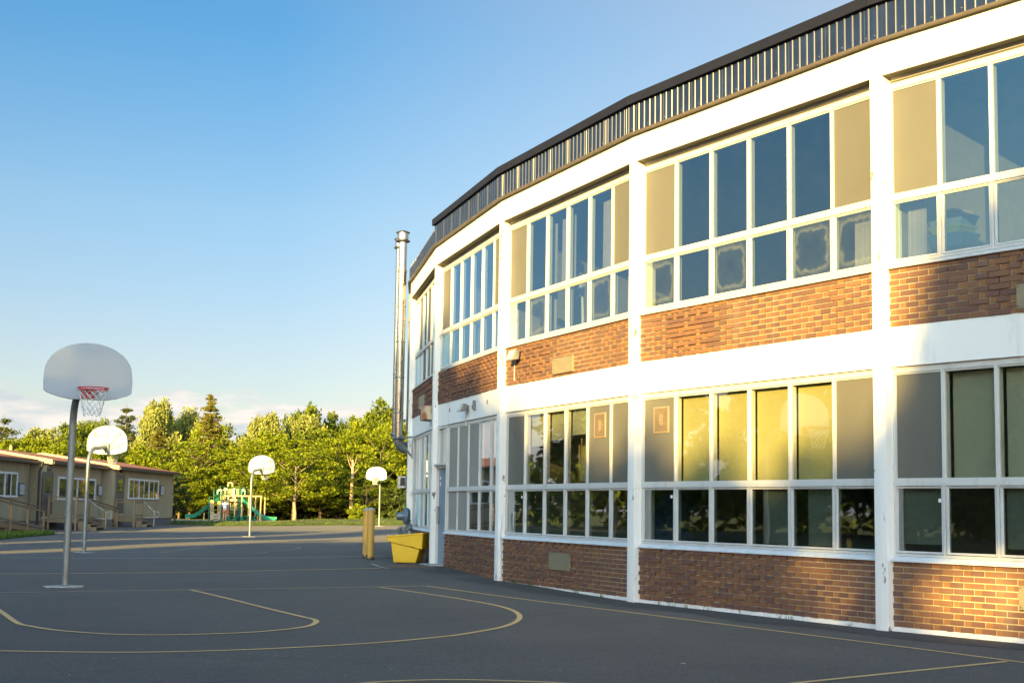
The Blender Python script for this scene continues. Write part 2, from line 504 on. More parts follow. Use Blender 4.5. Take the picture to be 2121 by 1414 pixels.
def glass_mat(name, fac, tint=(1, 1, 1), dirt=0.0, stain=False, gcol=(.9, .95, 1)):
    m, n, l, b = new_mat(name)
    n.remove(b)
    tr = n.new('ShaderNodeBsdfTransparent'); tr.inputs[0].default_value = (*tint, 1)
    gl = n.new('ShaderNodeBsdfGlossy'); gl.inputs['Roughness'].default_value = .015
    gl.inputs[0].default_value = (*gcol, 1)
    # slightly wavy panes
    bp = n.new('ShaderNodeBump'); bp.inputs['Strength'].default_value = .05; bp.inputs['Distance'].default_value = .02
    l.new(noise_(n, l, 1.3, 2), bp.inputs['Height']); l.new(bp.outputs[0], gl.inputs['Normal'])
    fr = n.new('ShaderNodeLayerWeight'); fr.inputs[0].default_value = .5
    pw = n.new('ShaderNodeMath'); pw.operation = 'POWER'; pw.inputs[1].default_value = 2.7
    l.new(fr.outputs['Facing'], pw.inputs[0])
    mt = n.new('ShaderNodeMath'); mt.operation = 'MULTIPLY_ADD'; mt.use_clamp = True
    mt.inputs[1].default_value = .9; mt.inputs[2].default_value = fac + .05
    l.new(pw.outputs[0], mt.inputs[0])
    mx = n.new('ShaderNodeMixShader'); l.new(mt.outputs[0], mx.inputs[0])
    l.new(tr.outputs[0], mx.inputs[1]); l.new(gl.outputs[0], mx.inputs[2])
    res = mx.outputs[0]
    di = n.new('ShaderNodeBsdfDiffuse')
    di.inputs[0].default_value = (.26, .28, .22, 1)
    m2 = n.new('ShaderNodeMixShader')
    if stain:
        uv = n.new('ShaderNodeUVMap')
        sp = n.new('ShaderNodeSeparateXYZ'); l.new(uv.outputs[0], sp.inputs[0])
        def mm(op, a, b_=None, cl=False):
            q = n.new('ShaderNodeMath'); q.operation = op; q.use_clamp = cl
            for i, v in enumerate((a, b_)):
                if v is None: continue
                if isinstance(v, (int, float)): q.inputs[i].default_value = v
                else: l.new(v, q.inputs[i])
            return q.outputs[0]
        dx = mm('ABSOLUTE', mm('SUBTRACT', sp.outputs[0], .5)); dy = mm('ABSOLUTE', mm('SUBTRACT', sp.outputs[1], .5))
        d = mm('POWER', mm('ADD', mm('POWER', dx, 5.0), mm('POWER', dy, 5.0)), .2)
        nn_ = noise_(n, l, 7, 9, .68)
        e = mm('ADD', d, mm('MULTIPLY', mm('SUBTRACT', nn_, .5), .30))
        k = ramp_(n, l, e, [(.05, (.03,) * 3), (.33, (.10,) * 3), (.385, (.62,) * 3), (.41, (.40,) * 3), (.46, (.12,) * 3)])
        q = n.new('ShaderNodeTexNoise'); q.inputs['Scale'].default_value = 8
        st = mm('MULTIPLY', k, mm('MULTIPLY', nn_, .75))
        l.new(st, m2.inputs[0])
    else:
        nn_ = noise_(n, l, 3, 6, .7)
        k = ramp_(n, l, nn_, [(.45, (dirt * .3,) * 3), (.8, (dirt,) * 3)])
        l.new(k, m2.inputs[0])
    l.new(res, m2.inputs[1]); l.new(di.outputs[0], m2.inputs[2])
    l.new(m2.outputs[0], n['Material Output'].inputs[0])
    return m
M['glass'] = glass_mat('window_glass', .13, (.50, .56, .60), .02, gcol=(.50, .80, 1))
M['glassst'] = glass_mat('stained_window_glass', .12, (.5, .56, .58), 0, True, gcol=(.6, .85, 1))
M['glassb'] = glass_mat('clear_window_glass', .14, (.88, .88, .82), .03)
M['glassd'] = glass_mat('dark_window_glass', .12, (.45, .5, .5), .02)

def ribbed_siding():
    m, n, l, b = new_mat('ribbed_tan_siding')
    c = n.new('ShaderNodeTexCoord'); sp = n.new('ShaderNodeSeparateXYZ'); l.new(c.outputs['Object'], sp.inputs[0])
    base = ramp_(n, l, noise_(n, l, .8, 5, .6, stretch=(1, 1, .4)), [(.35, (.31, .26, .17)), (.7, (.37, .31, .21))])
    l.new(base, b.inputs['Base Color']); b.inputs['Roughness'].default_value = .75
    return m
M['siding'] = ribbed_siding()
# ================================================================== ground
def edgeY(x):
    """far edge of the asphalt"""
    pts = [(-60, 97), (-27, 97), (-22.2, 94.5), (-18, 88.5), (-14, 90), (-10, 95), (-7, 98.5), (0, 101), (40, 103)]
    for (xa, ya), (xb, yb) in zip(pts, pts[1:]):
        if xa <= x <= xb: return ya + (yb - ya) * (x - xa) / (xb - xa)
    return 97
mb = MB()
xs = [-60 + 1.5 * i for i in range(68)]
ts = [0] * 0
rows = 90
for x in xs:
    for j in range(rows + 1):
        t = j / rows
        y = -70 + (edgeY(x) + 70 + .15 * math.sin(x * 2.1) + .1 * math.sin(x * 5.7)) * t
        mb.v.append((x, y, gz(x, y)))
nr = rows + 1
for i in range(len(xs) - 1):
    for j in range(rows):
        mb.f.append((i * nr + j, (i + 1) * nr + j, (i + 1) * nr + j + 1, i * nr + j + 1)); mb.m.append(0)
struct(mb, 'asphalt', M['asphalt'], True)

def lawn_z(x, y):
    e = edgeY(x); d = y - e
    base = gz(x, e if d > 0 else y)
    berm = .34 * math.exp(-((d - 5.0) / 4.5) ** 2) * math.exp(-((x + 9) / 9.0) ** 2)
    return base + .03 * min(1, max(0, d) * 2) + berm + .10 * (1 - math.exp(-max(0, d) / 12)) + .03 * math.sin(x * .9 + y * .4)
mb = MB()
xs2 = [-90 + 1.5 * i for i in range(101)]
dr = [-.4, 0, .3, .7, 1.2, 2, 3, 4, 5, 6, 7.5, 9, 11, 14, 18, 24, 32, 45, 60, 80]
for x in xs2:
    e = edgeY(x)
    for d in dr:
        z = lawn_z(x, e + d) if d >= 0 else gz(x, e + d) - .08
        mb.v.append((x, e + d, z))
nr = len(dr)
for i in range(len(xs2) - 1):
    for j in range(nr - 1):
        mb.f.append((i * nr + j, (i + 1) * nr + j, (i + 1) * nr + j + 1, i * nr + j + 1)); mb.m.append(0)
struct(mb, 'lawn', M['grass'], True)
mb = MB().add([(-900, -500, -.35), (900, -500, -.35), (900, 1500, -.35), (-900, 1500, -.35)], [(0, 1, 2, 3)])
struct(mb, 'ground', M['grass'])
# side lawn left of the portable classrooms and beyond the court (seen mirrored in the windows)
mb = MB()
for i in range(21):
    for j in range(31):
        x = -110 + 4.0 * i; y = -40 + 4.4 * j
        mb.v.append((x, y, .0 if i == 20 else .05 + .08 * math.sin(x * .3 + y * .21)))
for i in range(20):
    for j in range(30):
        mb.f.append((i * 31 + j, (i + 1) * 31 + j, (i + 1) * 31 + j + 1, i * 31 + j + 1)); mb.m.append(0)
mb.v = [(x, y, z + .02) for x, y, z in mb.v]
struct(mb, 'side_lawn', M['grass'], True)
# mulch bed of the playground
mb = MB()
for i in range(19):
    for j in range(10):
        x = -31 + 1.0 * i; y = 102.8 + 1.2 * j + .3 * math.sin(i * .9)
        mb.v.append((x, y, lawn_z(x, y) + .012 + (.02 if 0 < i < 18 and 0 < j < 9 else -.03)))
for i in range(18):
    for j in range(9):
        mb.f.append((i * 10 + j, (i + 1) * 10 + j, (i + 1) * 10 + j + 1, i * 10 + j + 1)); mb.m.append(0)
struct(mb, 'mulch_bed', M['mulch'], True)

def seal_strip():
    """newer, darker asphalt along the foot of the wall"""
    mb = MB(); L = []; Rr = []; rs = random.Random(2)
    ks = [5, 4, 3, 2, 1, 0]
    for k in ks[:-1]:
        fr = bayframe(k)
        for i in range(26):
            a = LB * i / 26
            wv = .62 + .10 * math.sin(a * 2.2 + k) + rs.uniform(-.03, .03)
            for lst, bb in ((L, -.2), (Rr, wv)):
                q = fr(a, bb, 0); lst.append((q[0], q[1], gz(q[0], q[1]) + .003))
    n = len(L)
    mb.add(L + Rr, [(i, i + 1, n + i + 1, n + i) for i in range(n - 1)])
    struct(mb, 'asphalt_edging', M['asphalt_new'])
def cracks():
    mb = MB(); rs = random.Random(9)
    for pix in ([(735, 1293), (860, 1291), (960, 1283), (1100, 1275), (1190, 1268)], [(800, 1249), (900, 1250)]):
        P = [on_ground(*p) for p in pix]; pts = []
        for a_, b_ in zip(P, P[1:]):
            n = max(2, int((b_ - a_).length / .12))
            for i in range(n):
                q = a_.lerp(b_, i / n); pts.append(q + Vector((rs.gauss(0, .02), rs.gauss(0, .03), 0)))
        L = []; Rr = []
        for i, p in enumerate(pts):
            d = pts[min(i + 1, len(pts) - 1)] - pts[max(i - 1, 0)]; d.z = 0; d.normalize()
            sd = Vector((d.y, -d.x, 0)) * rs.uniform(.003, .008)
            for lst, q in ((L, p - sd), (Rr, p + sd)): lst.append((q.x, q.y, gz(q.x, q.y) + .0035))
        n = len(pts); mb.add(L + Rr, [(i, n + i, n + i + 1, i + 1) for i in range(n - 1)])
    struct(mb, 'asphalt_cracks', M['crack'])
# court lines draped on the asphalt
def ribbon(mb, pix, wd=.055, step=.5, m=0, lift=.005):
    P = [on_ground(*p) for p in pix]
    pts = []
    for a, b in zip(P, P[1:]):
        n = max(1, int((b - a).length / step))
        for i in range(n): pts.append(a.lerp(b, i / n))
    pts.append(P[-1])
    L = []; Rr = []
    for i, p in enumerate(pts):
        d = (pts[min(i + 1, len(pts) - 1)] - pts[max(i - 1, 0)]); d.z = 0; d.normalize()
        s = Vector((d.y, -d.x, 0)) * wd / 2
        for lst, q in ((L, p - s), (Rr, p + s)): lst.append((q.x, q.y, gz(q.x, q.y) + lift))
    n = len(pts)
    mb.add(L + Rr, [(i, n + i, n + i + 1, i + 1) for i in range(n - 1)], m)
def arc_pts(pts, k=6):
    """Catmull-Rom through pixels"""
    out_ = []
    P = [pts[0]] + list(pts) + [pts[-1]]
    for i in range(1, len(P) - 2):
        for j in range(k):
            t = j / k
            out_.append(tuple(.5 * ((2 * P[i][c]) + (-P[i - 1][c] + P[i + 1][c]) * t + (2 * P[i - 1][c] - 5 * P[i][c] + 4 * P[i + 1][c] - P[i + 2][c]) * t * t + (-P[i - 1][c] + 3 * P[i][c] - 3 * P[i + 1][c] + P[i + 2][c]) * t ** 3) for c in (0, 1)))
    out_.append(pts[-1]); return out_
mb = MB()
ribbon(mb, [(-120, 1189.5), (0, 1188), (300, 1186), (600, 1180.5), (786, 1176.5)], .10, m=0)
ribbon(mb, [(-100, 1154), (0, 1154.4), (220, 1155.6), (430, 1156.3), (600, 1154.2), (835, 1151)], .09, m=1)
ribbon(mb, [(-120, 1228.5), (0, 1227), (395, 1221.2), (785, 1215), (880, 1213)], .075, m=2, lift=.005)
ribbon(mb, [(880, 1213), (1060, 1237.5), (1300, 1267.5), (1700, 1318), (2121, 1372), (2300, 1395)], .065, m=0, lift=.0055)
ribbon(mb, arc_pts([(785, 1215.5), (860, 1226), (940, 1238), (1010, 1250), (1045, 1258), (1068, 1267), (1076.5, 1277), (1068, 1288), (1040, 1298.5), (990, 1308), (930, 1317), (800, 1329.5), (650, 1339), (450, 1347.5), (250, 1351), (0, 1348), (-150, 1344)]), .07, .3, m=0, lift=.006)
ribbon(mb, arc_pts([(395, 1221.5), (470, 1239), (550, 1259), (625, 1277), (648, 1282), (655, 1288), (640, 1296), (600, 1302.5), (520, 1309.5), (420, 1313.5), (320, 1315), (220, 1313), (120, 1305.5), (62, 1296.5), (36, 1290), (0, 1265), (-60, 1225)]), .07, .3, m=0, lift=.0065)
ribbon(mb, [(1640, 1415.5), (1850, 1394), (2085, 1370)], .065, m=0, lift=.0065)
ribbon(mb, arc_pts([(700, 1420), (790, 1412), (900, 1408), (1000, 1408.5), (1150, 1414), (1230, 1421)]), .06, .25, m=0, lift=.006)
ribbon(mb, [(190, 1143), (330, 1143.6), (560, 1143.5)], .06, m=2)
ribbon(mb, arc_pts([(330, 1143.6), (385, 1137), (425, 1132.3), (440, 1131), (430, 1129.6), (390, 1130.5)]), .09, m=2, lift=.006)
ribbon(mb, arc_pts([(565, 1129.5), (600, 1131), (621, 1133.8), (612, 1136.5), (575, 1141.5), (520, 1147)]), .08, m=2, lift=.006)
struct(mb, 'court_lines', [M['line_y'], M['line_w'], M['line_f']])

# ================================================================== school building
M['soffit'] = simple('soffit_shade_tan', (.14, .12, .09), .8)  # tan-brown underside strip, shade below the cornice band put into its colour
LB = 5.205; HW = .098
ANG4 = 59.93; TURN = 6.685
V = {4: Vector((4.4296, 17.0979))}
T = {}
for k in (3, 2, 1, 0, -1, -2):
    a = R(ANG4 + (3 - k) * TURN); T[k + 1] = Vector((-math.cos(a), math.sin(a))); V[k] = V[k + 1] + T[k + 1] * LB
for k in (5, 6):
    a = R(ANG4 + (3 - (k - 1)) * TURN); T[k] = Vector((-math.cos(a), math.sin(a))); V[k] = V[k - 1] - T[k] * LB
def nrm(t): return Vector((-t.y, t.x))        # outward
def bayframe(k):
    """bay k runs from vertex k (near, right) to vertex k-1 (far, left)"""
    t = T[k]; n = nrm(t); O = V[k]
    return lambda a, b, z: (O.x + t.x * a + n.x * b, O.y + t.y * a + n.y * b, z)
def inset(k, b):
    """point on the mitre at vertex k, offset b outward"""
    if k in T and (k + 1) in T:
        n1, n2 = nrm(T[k]), nrm(T[k + 1]); m_ = (n1 + n2).normalized(); return V[k] + m_ * (b / m_.dot(n1))
    t = T.get(k) or T.get(k + 1)
    return V[k] + nrm(t) * b
def pix_on_bay(k, px, py, b):
    """(a, z) where the ray through a pixel meets bay k's plane b"""
    t = T[k]; n = nrm(t); r = ray(px, py); O = V[k] + n * b
    s = (O.x * n.x + O.y * n.y) / (r.x * n.x + r.y * n.y)
    p = Vector((r.x * s, r.y * s)); return (p - O).dot(t), EYE + r.z * s
BAYS = [6, 5, 4, 3, 2, 1, 0, -1]
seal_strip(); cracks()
school = world_thing('school_building', 'long curved two-storey school building of brown brick and white concrete with a navy roof edge', 'school building', (3, 22, 0))

Z_F, Z_SILL, Z_HEAD, Z_BB, Z_BT, Z_SOF, Z_MET, Z_TOP = .075, .85, 3.16, 3.64, 4.36, 6.75, 7.16, 7.79
TR_L = (1.735, 1.825); TR_U = (5.19, 5.28)

# pilasters
for k in (6, 5, 4, 3, 2, 1, 0, -1):
    tl, tr = T.get(k), T.get(k + 1)
    if tl is None or tr is None:
        tl = tr = tl or tr
    p1 = V[k] - tr * HW; p2 = V[k]; p3 = V[k] + tl * HW
    p4 = p3 - nrm(tl) * .38; p5 = p1 - nrm(tr) * .38
    mb = MB().prism([tuple(p) for p in (p1, p5, p4, p3, p2)], -.3, Z_SOF - .002)
    mb.build('pilaster', M['white_old'], school, bevel=.006)
# cornice band (flush), mitred at every vertex, one piece per bay with a fine joint
for k in BAYS:
    g = .004
    t = T[k]
    a0, a1 = V[k] + t * g, V[k - 1] - t * g
    i0, i1 = inset(k, -.40), inset(k - 1, -.40)
    MB().prism([tuple(a0), tuple(i0), tuple(i1), tuple(a1)], Z_SOF, Z_MET + .3).build('cornice_band', M['white'], school, bevel=.005)
    MB().fbox(bayframe(k), HW + .002, LB - HW - .002, -.152, -.006, Z_SOF - .006, Z_SOF - .001).build('soffit', M['soffit'], school)
    # roof edge: sheet, ribs, flashing, coping
    low = k <= 1
    top = 7.52 if low else 7.66
    o0, o1, q0, q1 = inset(k, .035), inset(k - 1, .035), inset(k, -.36), inset(k - 1, -.36)
    mb = MB().prism([tuple(o0), tuple(q0), tuple(q1), tuple(o1)], Z_MET + .038, top)
    fr = bayframe(k)
    n_r = int(LB / .138)
    for i in range(n_r):
        a = .07 + i * LB / n_r
        mb.extr([fr(a - .018, .0345, Z_MET + .05), fr(a - .0105, .0435, Z_MET + .05), fr(a - .001, .0495, Z_MET + .05), fr(a + .004, .0495, Z_MET + .05), fr(a + .016, .0345, Z_MET + .05)], (0, 0, top - Z_MET - .055))
        if i % 5 == 0:
            mb.extr([fr(a + .064, .0345, Z_MET + .05), fr(a + .068, .041, Z_MET + .05), fr(a + .072, .0345, Z_MET + .05)], (0, 0, top - Z_MET - .055))
    cl = mb.build('roof_edge_cladding', M['navy'], school)
    mb = MB()
    for i in range(n_r):
        if i % 3 == 0:
            a = .07 + i * LB / n_r + .04
            mb.fbox(fr, a, a + .012, .035, .042, Z_MET + .10, Z_MET + .112)
    mb.build('screw', M['steel'], cl)
    o0, o1, q0, q1 = inset(k, .085), inset(k - 1, .085), inset(k, -.05), inset(k - 1, -.05)
    MB().prism([tuple(o0), tuple(q0), tuple(q1), tuple(o1)], Z_MET + .004, Z_MET + .036).build('flashing', M['flash'], school)
    if not low:
        o0, o1, q0, q1 = inset(k, .10), inset(k - 1, .10), inset(k, -.40), inset(k - 1, -.40)
        MB().prism([tuple(o0), tuple(q0), tuple(q1), tuple(o1)], 7.645, Z_TOP).build('coping', M['coping'], school, bevel=.006)
    else:
        o0, o1, q0, q1 = inset(k, .045), inset(k - 1, .045), inset(k, -.38), inset(k - 1, -.38)
        MB().prism([tuple(o0), tuple(q0), tuple(q1), tuple(o1)], 7.52, 7.55).build('coping', M['galv'], school)
# roof, floors, rear walls
deep = -8.5
def ringpoly(b0, b1):
    ks = [6, 5, 4, 3, 2, 1, 0, -1, -2]
    return [tuple(inset(k, b0)) for k in ks] , [tuple(inset(k, b1)) for k in ks]
for nm, z0, z1, mt, b0 in (('roof_slab', 7.05, 7.25, 'coping', -.42), ('ceiling', 6.70, 6.72, 'ceil', -.42), ('floor_slab', 3.36, 3.44, 'floorin', -.42), ('ground_floor', .02, .30, 'floorin', -.42)):
    A, B = ringpoly(b0, deep)
    mb = MB()
    for i in range(8):
        q = [A[i], B[i], B[i + 1], A[i + 1]]
        mb.prism(q, z0, z1)
    mb.build(nm, M[mt], school)
A, B = ringpoly(deep, deep - .2)
mb = MB()
for i in range(8): mb.prism([A[i], B[i], B[i + 1], A[i + 1]], 0, 7.2)
mb.build('rear_wall', M['interior'], school)
for k, mt in ((6, 'interior'), (4, 'interior'), (2, 'interior'), (1, 'interior'), (-1, 'interior'), (-2, 'interior')):
    t = T.get(k) or T.get(k + 1)
    fr = (lambda O, t, n: (lambda a, b, z: (O.x + t.x * a + n.x * b, O.y + t.y * a + n.y * b, z)))(V[k], t, nrm(t))
    d0 = .0 if k in (6, -2) else -.36
    MB().fbox(fr, -.06, .06, d0, deep, .0, 7.2).build('partition_wall', M[mt], school)
# teal board inside the bay at the right edge
fr = bayframe(5)
MB().fbox(fr, 2.2, LB - .2, -6.0, -5.85, 3.45, 6.69).build('partition_wall', M['interior'], school)
MB().fbox(fr, 2.3, LB - .25, -5.845, -5.80, 3.9, 5.55).build('display_board', M['blockwall'], school)

def clampA(a, lo=HW, hi=LB - HW): return max(lo, min(hi, a))
def bricks(fr, a0, a1, z0, z1, seed, zones):
    """running bond with individually modelled bricks; some courses stand proud"""
    r_ = random.Random(seed); mb = MB()
    ch, bl, j = .0705, .278, .013
    n = round((z1 - z0) / ch); ch = (z1 - z0) / n
    for i in range(n):
        x = a0 - (bl / 2 if i % 2 else 0)
        q = 0
        while x < a1:
            s, e = max(x, a0), min(x + bl - j, a1)
            if e - s > .02:
                mid = (s + e) / 2
                zp = sum(w_ * math.exp(-((mid - c) / wd) ** 2) for c, wd, w_ in zones)
                pr = (.030 if i % 2 == 0 else .016) * zp + r_.uniform(0, .004)
                z = z0 + i * ch
                cut = min(e, max(s, x + (bl - j) * (.66 if r_.random() < .75 else 1.0)))
                if cut - s > .015: mb.fbox(fr, s, cut, -.112, -.100 + pr, z + j / 2, z + ch - j / 2, 0)
                if e - cut > .015: mb.fbox(fr, cut + .0004, e, -.112, -.100 + pr * .12 + .001, z + j / 2, z + ch - j / 2, 1)
            x += bl; q += 1
    return mb
SPEC = {  # window panes from the near (right) end to the far (left) end: upper row, lower row
    ('u', 6): ('pggggp', 'gggggg'), ('u', 5): ('pgggggp', 'ggggggg'), ('u', 4): ('pggggp', 'ssgsgs'), ('u', 3): ('pggggp', 'gsggsg'),
    ('u', 2): ('pggggp', 'gggggg'), ('u', 1): ('pgpgpg', 'gpgpgg'), ('u', 0): ('pggggp', 'gggggg'), ('u', -1): ('pggggp', 'gggggg'),
    ('l', 6): ('pggggp', 'dddddd'), ('l', 5): ('pgggggp', 'ddddddd'), ('l', 4): ('pggggp', 'dddddd'), ('l', 3): ('ppgggp', 'dddddd'),
    ('l', 2): ('ggpppp', 'dddppp'), ('l', 1): ('LwgwgW', 'LwgwgW'), ('l', 0): ('pggggp', 'dddddd'), ('l', -1): ('pggggp', 'dddddd'),
}
NCB = {5: 7}
def colx(i, k=4): return HW + (LB - 2 * HW) * i / NCB.get(k, 6)
for k in BAYS:
    fr = bayframe(k); NC = NCB.get(k, 6)
    # mid band, footing, masonry backing
    m0, m1 = fr(HW, 0, 0), fr(LB - HW, 0, 0)
    MB().fbox(fr, HW - .01, LB - HW + .01, -.40, -.098, Z_HEAD, Z_BB).build('spandrel_band', M['white'], school)
    if k == 2: doorcol = 5
    brick_end = colx(5, k) if k == 2 else LB - HW
    # footing with a ragged lower edge against the asphalt
    mb = MB(); rr = random.Random(k + 50)
    MBf = MB(); n = 60
    for i in range(n):
        a, a2 = HW + (brick_end - HW) * i / n, HW + (brick_end - HW) * (i + 1) / n
        MBf.fbox(fr, a, a2, -.3, -.083 + rr.uniform(-.004, .004), -.3, Z_F + rr.uniform(-.004, .006))
    MBf.build('foundation_strip', M['white_old'], school)
    for z0, z1, e in ((Z_F, Z_SILL, brick_end), (Z_BB, Z_BT, LB - HW)):
        MB().fbox(fr, HW - .01, e, -.40, -.106, z0 + .001, z1 + .02).build('mortar_bed', M['mortar'], school)
        zones = [(3.9, .9, 1.0), (.8, .6, .35)] if z0 > 1 else [(4.1, 1.6, 1.0), (2.2, .8, .5)]
        if k in (2, 1): zones = [(2.6, 3, 1.2)]
        if k == 5: zones = [(2.6, 1.3, 1.3)] if z0 > 1 else [(4.5, .4, .5)]
        bricks(fr, HW, e, z0, z1, k * 7 + int(z0 * 3), zones).build('brick_panel', [M['brick'], M['brick_red']], school)
    # sills
    for zs, mt in ((Z_SILL, 'sill'), (Z_BT, 'frame')):
        e = brick_end + (.02 if k == 2 and zs < 1 else 0)
        hh = .055 if zs < 1 else .05
        pts = [fr(HW + .002, -.055, zs - .012), fr(HW + .002, -.055, zs + .008), fr(HW + .002, -.14, zs + hh), fr(HW + .002, -.35, zs + hh), fr(HW + .002, -.35, zs - .012)]
        MB().extr(pts, Vector(fr(e - HW - .004, 0, 0)) - Vector(fr(0, 0, 0))).build('window_sill', M[mt], school, bevel=.003)
    # windows
    for lev in 'ul':
        if lev == 'u': zb, zt, tr_, hd = Z_BT + .05, Z_SOF, TR_U, .16
        else: zb, zt, tr_, hd = Z_SILL + .055, Z_HEAD, TR_L, .075
        up, lo = SPEC[(lev, k)]
        first, last = 0, NC
        if lev == 'l' and k == 2: last = 5
        fb = MB()
        A0, A1 = colx(first, k), colx(last, k)
        if lev == 'u' and True:
            fb.fbox(fr, A0, A1, -.20, -.155, zt - .05, zt - .002)
            tk = MB().fbox(fr, A0, A1, -.19, -.165, zt - .085, zt - .052)
        fb.fbox(fr, A0, A1, -.22, -.135, zt - hd, zt - (.087 if lev == 'u' else .002))
        fb.fbox(fr, A0, A1, -.22, -.150, zt - hd - .022, zt - hd - .0005)
        fb.fbox(fr, A0, A1, -.22, -.128, zb, zb + .03)
        fb.fbox(fr, A0, A1, -.22, -.124, tr_[0], tr_[1] - .035)
        fb.fbox(fr, A0, A1, -.22, -.134, tr_[1] - .035, tr_[1])
        for i in range(first, last + 1):
            a = colx(i, k); hwid = .017 if 0 < i < NC else .035
            aa, ab = clampA(a - hwid, HW, A1), clampA(a + hwid, HW, A1)
            if i == 0: aa, ab = HW, HW + .035
            if i == last: aa, ab = A1 - .035, A1
            fb.fbox(fr, aa, ab, -.24, -.130, tr_[1], zt - hd - .001)
            fb.fbox(fr, aa, ab, -.24, -.131, zb + .03, tr_[0])
            # stepped rebate
            fb.fbox(fr, max(A0, aa - .006), min(A1, ab + .006), -.24, -.146, tr_[1] + .001, zt - hd - .023)
        win = fb.build('window', M['frame'], school, bevel=0)
        if lev == 'u': tk.build('head_track', M['track'], win)
        groups = {}
        for rowi, codes in enumerate((up, lo)):
            z0_, z1_ = ((tr_[1], zt - hd - .022) if rowi == 0 else (zb + .03, tr_[0]))
            for i in range(first, last):
                c = codes[i]; a, b_ = colx(i, k) + .019, colx(i + 1, k) - .019
                if c == 'L': continue
                ins = 0
                if rowi == 1 and c in 'gsd':
                    ins = .020
                    sash = MB()
                    for (s0, s1, u0, u1) in ((a + .006, a + ins, z0_ + .007, z1_ - .007), (b_ - ins, b_ - .006, z0_ + .007, z1_ - .007), (a + ins, b_ - ins, z0_ + .007, z0_ + ins), (a + ins, b_ - ins, z1_ - ins, z1_ - .007)):
                        sash.fbox(fr, s0, s1, -.19, -.138, u0, u1)
                    for (s0, s1, u0, u1) in ((a + ins, a + ins + .012, z0_ + ins, z1_ - ins), (b_ - ins - .012, b_ - ins, z0_ + ins, z1_ - ins), (a + ins + .012, b_ - ins - .012, z0_ + ins, z0_ + ins + .012), (a + ins + .012, b_ - ins - .012, z1_ - ins - .012, z1_ - ins)):
                        sash.fbox(fr, s0, s1, -.185, -.150, u0, u1)
                    sash.build('sash', M['frame'], win)
                groups.setdefault(c, []).append((a + ins, b_ - ins, z0_ + ins * .9, z1_ - ins * .9))
        for c, lst in groups.items():
            if c in 'pwW':
                for a, b_, z0_, z1_ in lst: MB().fbox(fr, a - .01, b_ + .01, -.190, -.162, z0_, z1_).build('infill_panel', M[('panelm' if (lev, k) == ('l', 2) else 'panel') if c == 'p' else 'panelw'], win)
            elif c in 'gsd':
                for a, b_, z0_, z1_ in lst:
                    gm = MB().add([fr(a - .01, -.160, z0_), fr(b_ + .01, -.160, z0_), fr(b_ + .01, -.160, z1_), fr(a - .01, -.160, z1_)], [(3, 2, 1, 0)])
                    blind = lev == 'l' and z0_ > 1.8
                    gm.build('glass', M[{'g': 'glassb' if blind else 'glass', 's': 'glassst', 'd': 'glassd'}[c]], win, uvs=[(0, 1), (1, 1), (1, 0), (0, 0)],
                             label='pane with dried cloudy stains' if c == 's' else None)
        if lev == 'l' and k == 1:
            lv = MB()
            a0, a1 = colx(0, k) + .05, colx(1, k) - .02
            z = zb + .06
            while z < zt - hd - .05:
                lv.extr([fr(a0, -.20, z + .05), fr(a0, -.13, z), fr(a0, -.13, z + .012), fr(a0, -.20, z + .062)], Vector(fr(a1 - a0, 0, 0)) - Vector(fr(0, 0, 0)))
                z += .085
            lv.fbox(fr, a0, a1, -.24, -.21, zb, zt - hd)
            lv.build('louver', M['galv'], school)
# door in bay 2 beside pilaster 1
fr = bayframe(2)
d0, d1 = colx(5) + .03, LB - HW - .02
MB().fbox(fr, colx(5) + .002, d0, -.24, -.10, .12, Z_HEAD - .002).fbox(fr, d1, LB - HW - .002, -.24, -.10, .12, Z_HEAD - .002).fbox(fr, d0, d1, -.24, -.115, 2.24, 2.36).fbox(fr, d0, d1, -.24, -.12, Z_HEAD - .06, Z_HEAD - .003).build('door_frame', M['frame'], school)
door = MB().fbox(fr, d0 + .006, d1 - .006, -.20, -.155, .14, 2.235).build('door', M['doorblue'], school, bevel=.003)
MB().fbox(fr, d0 - .03, d1 + .01, -.20, -.03, 2.30, 2.335).build('drip_ledge', M['frame'], school)
MB().add([fr(d0, -.17, 2.36), fr(d1, -.17, 2.36), fr(d1, -.17, 3.10), fr(d0, -.17, 3.10)], [(3, 2, 1, 0)]).build('door_glass', M['glassd'], school)
MB().fbox(fr, d0 + .02, d0 + .17, -.155, -.149, .93, 1.50).build('warning_sign', M['signwhite'], door)
ring = MB()
cc = Vector(fr(d0 + .095, -.146, 1.37)); tt = Vector((T[2].x, T[2].y, 0))
ring.tube([cc + tt * (.045 * math.cos(q)) + Vector((0, 0, .06 * math.sin(q))) for q in [i * math.pi / 8 for i in range(17)]], .007, 5)
ring.bar(cc + tt * .03 + Vector((0, 0, .04)), cc - tt * .03 - Vector((0, 0, .04)), .010, .004)
ring.build('prohibition_ring', M['signred'], door)
MB().fbox(fr, d0 + .03, d0 + .16, -.149, -.147, 1.16, 1.175).fbox(fr, d0 + .03, d0 + .16, -.149, -.147, 1.12, 1.135).fbox(fr, d0 + .03, d0 + .14, -.149, -.147, 1.03, 1.045).build('sign_writing', M['dark'], door)
MB().fbox(fr, d0 + .03, d0 + .14, -.155, -.150, 1.53, 1.86).build('notice', M['signyellow'], door)
MB().fbox(fr, d1 - .16, d1 - .10, -.155, -.150, 1.86, 1.94).fbox(fr, d1 - .16, d1 - .10, -.155, -.150, 2.0, 2.06).build('sticker', M['signwhite'], door)
MB().fbox(fr, d1 - .12, d1 - .05, -.155, -.10, 1.05, 1.42).build('door_handle', M['galv'], door, bevel=.01)
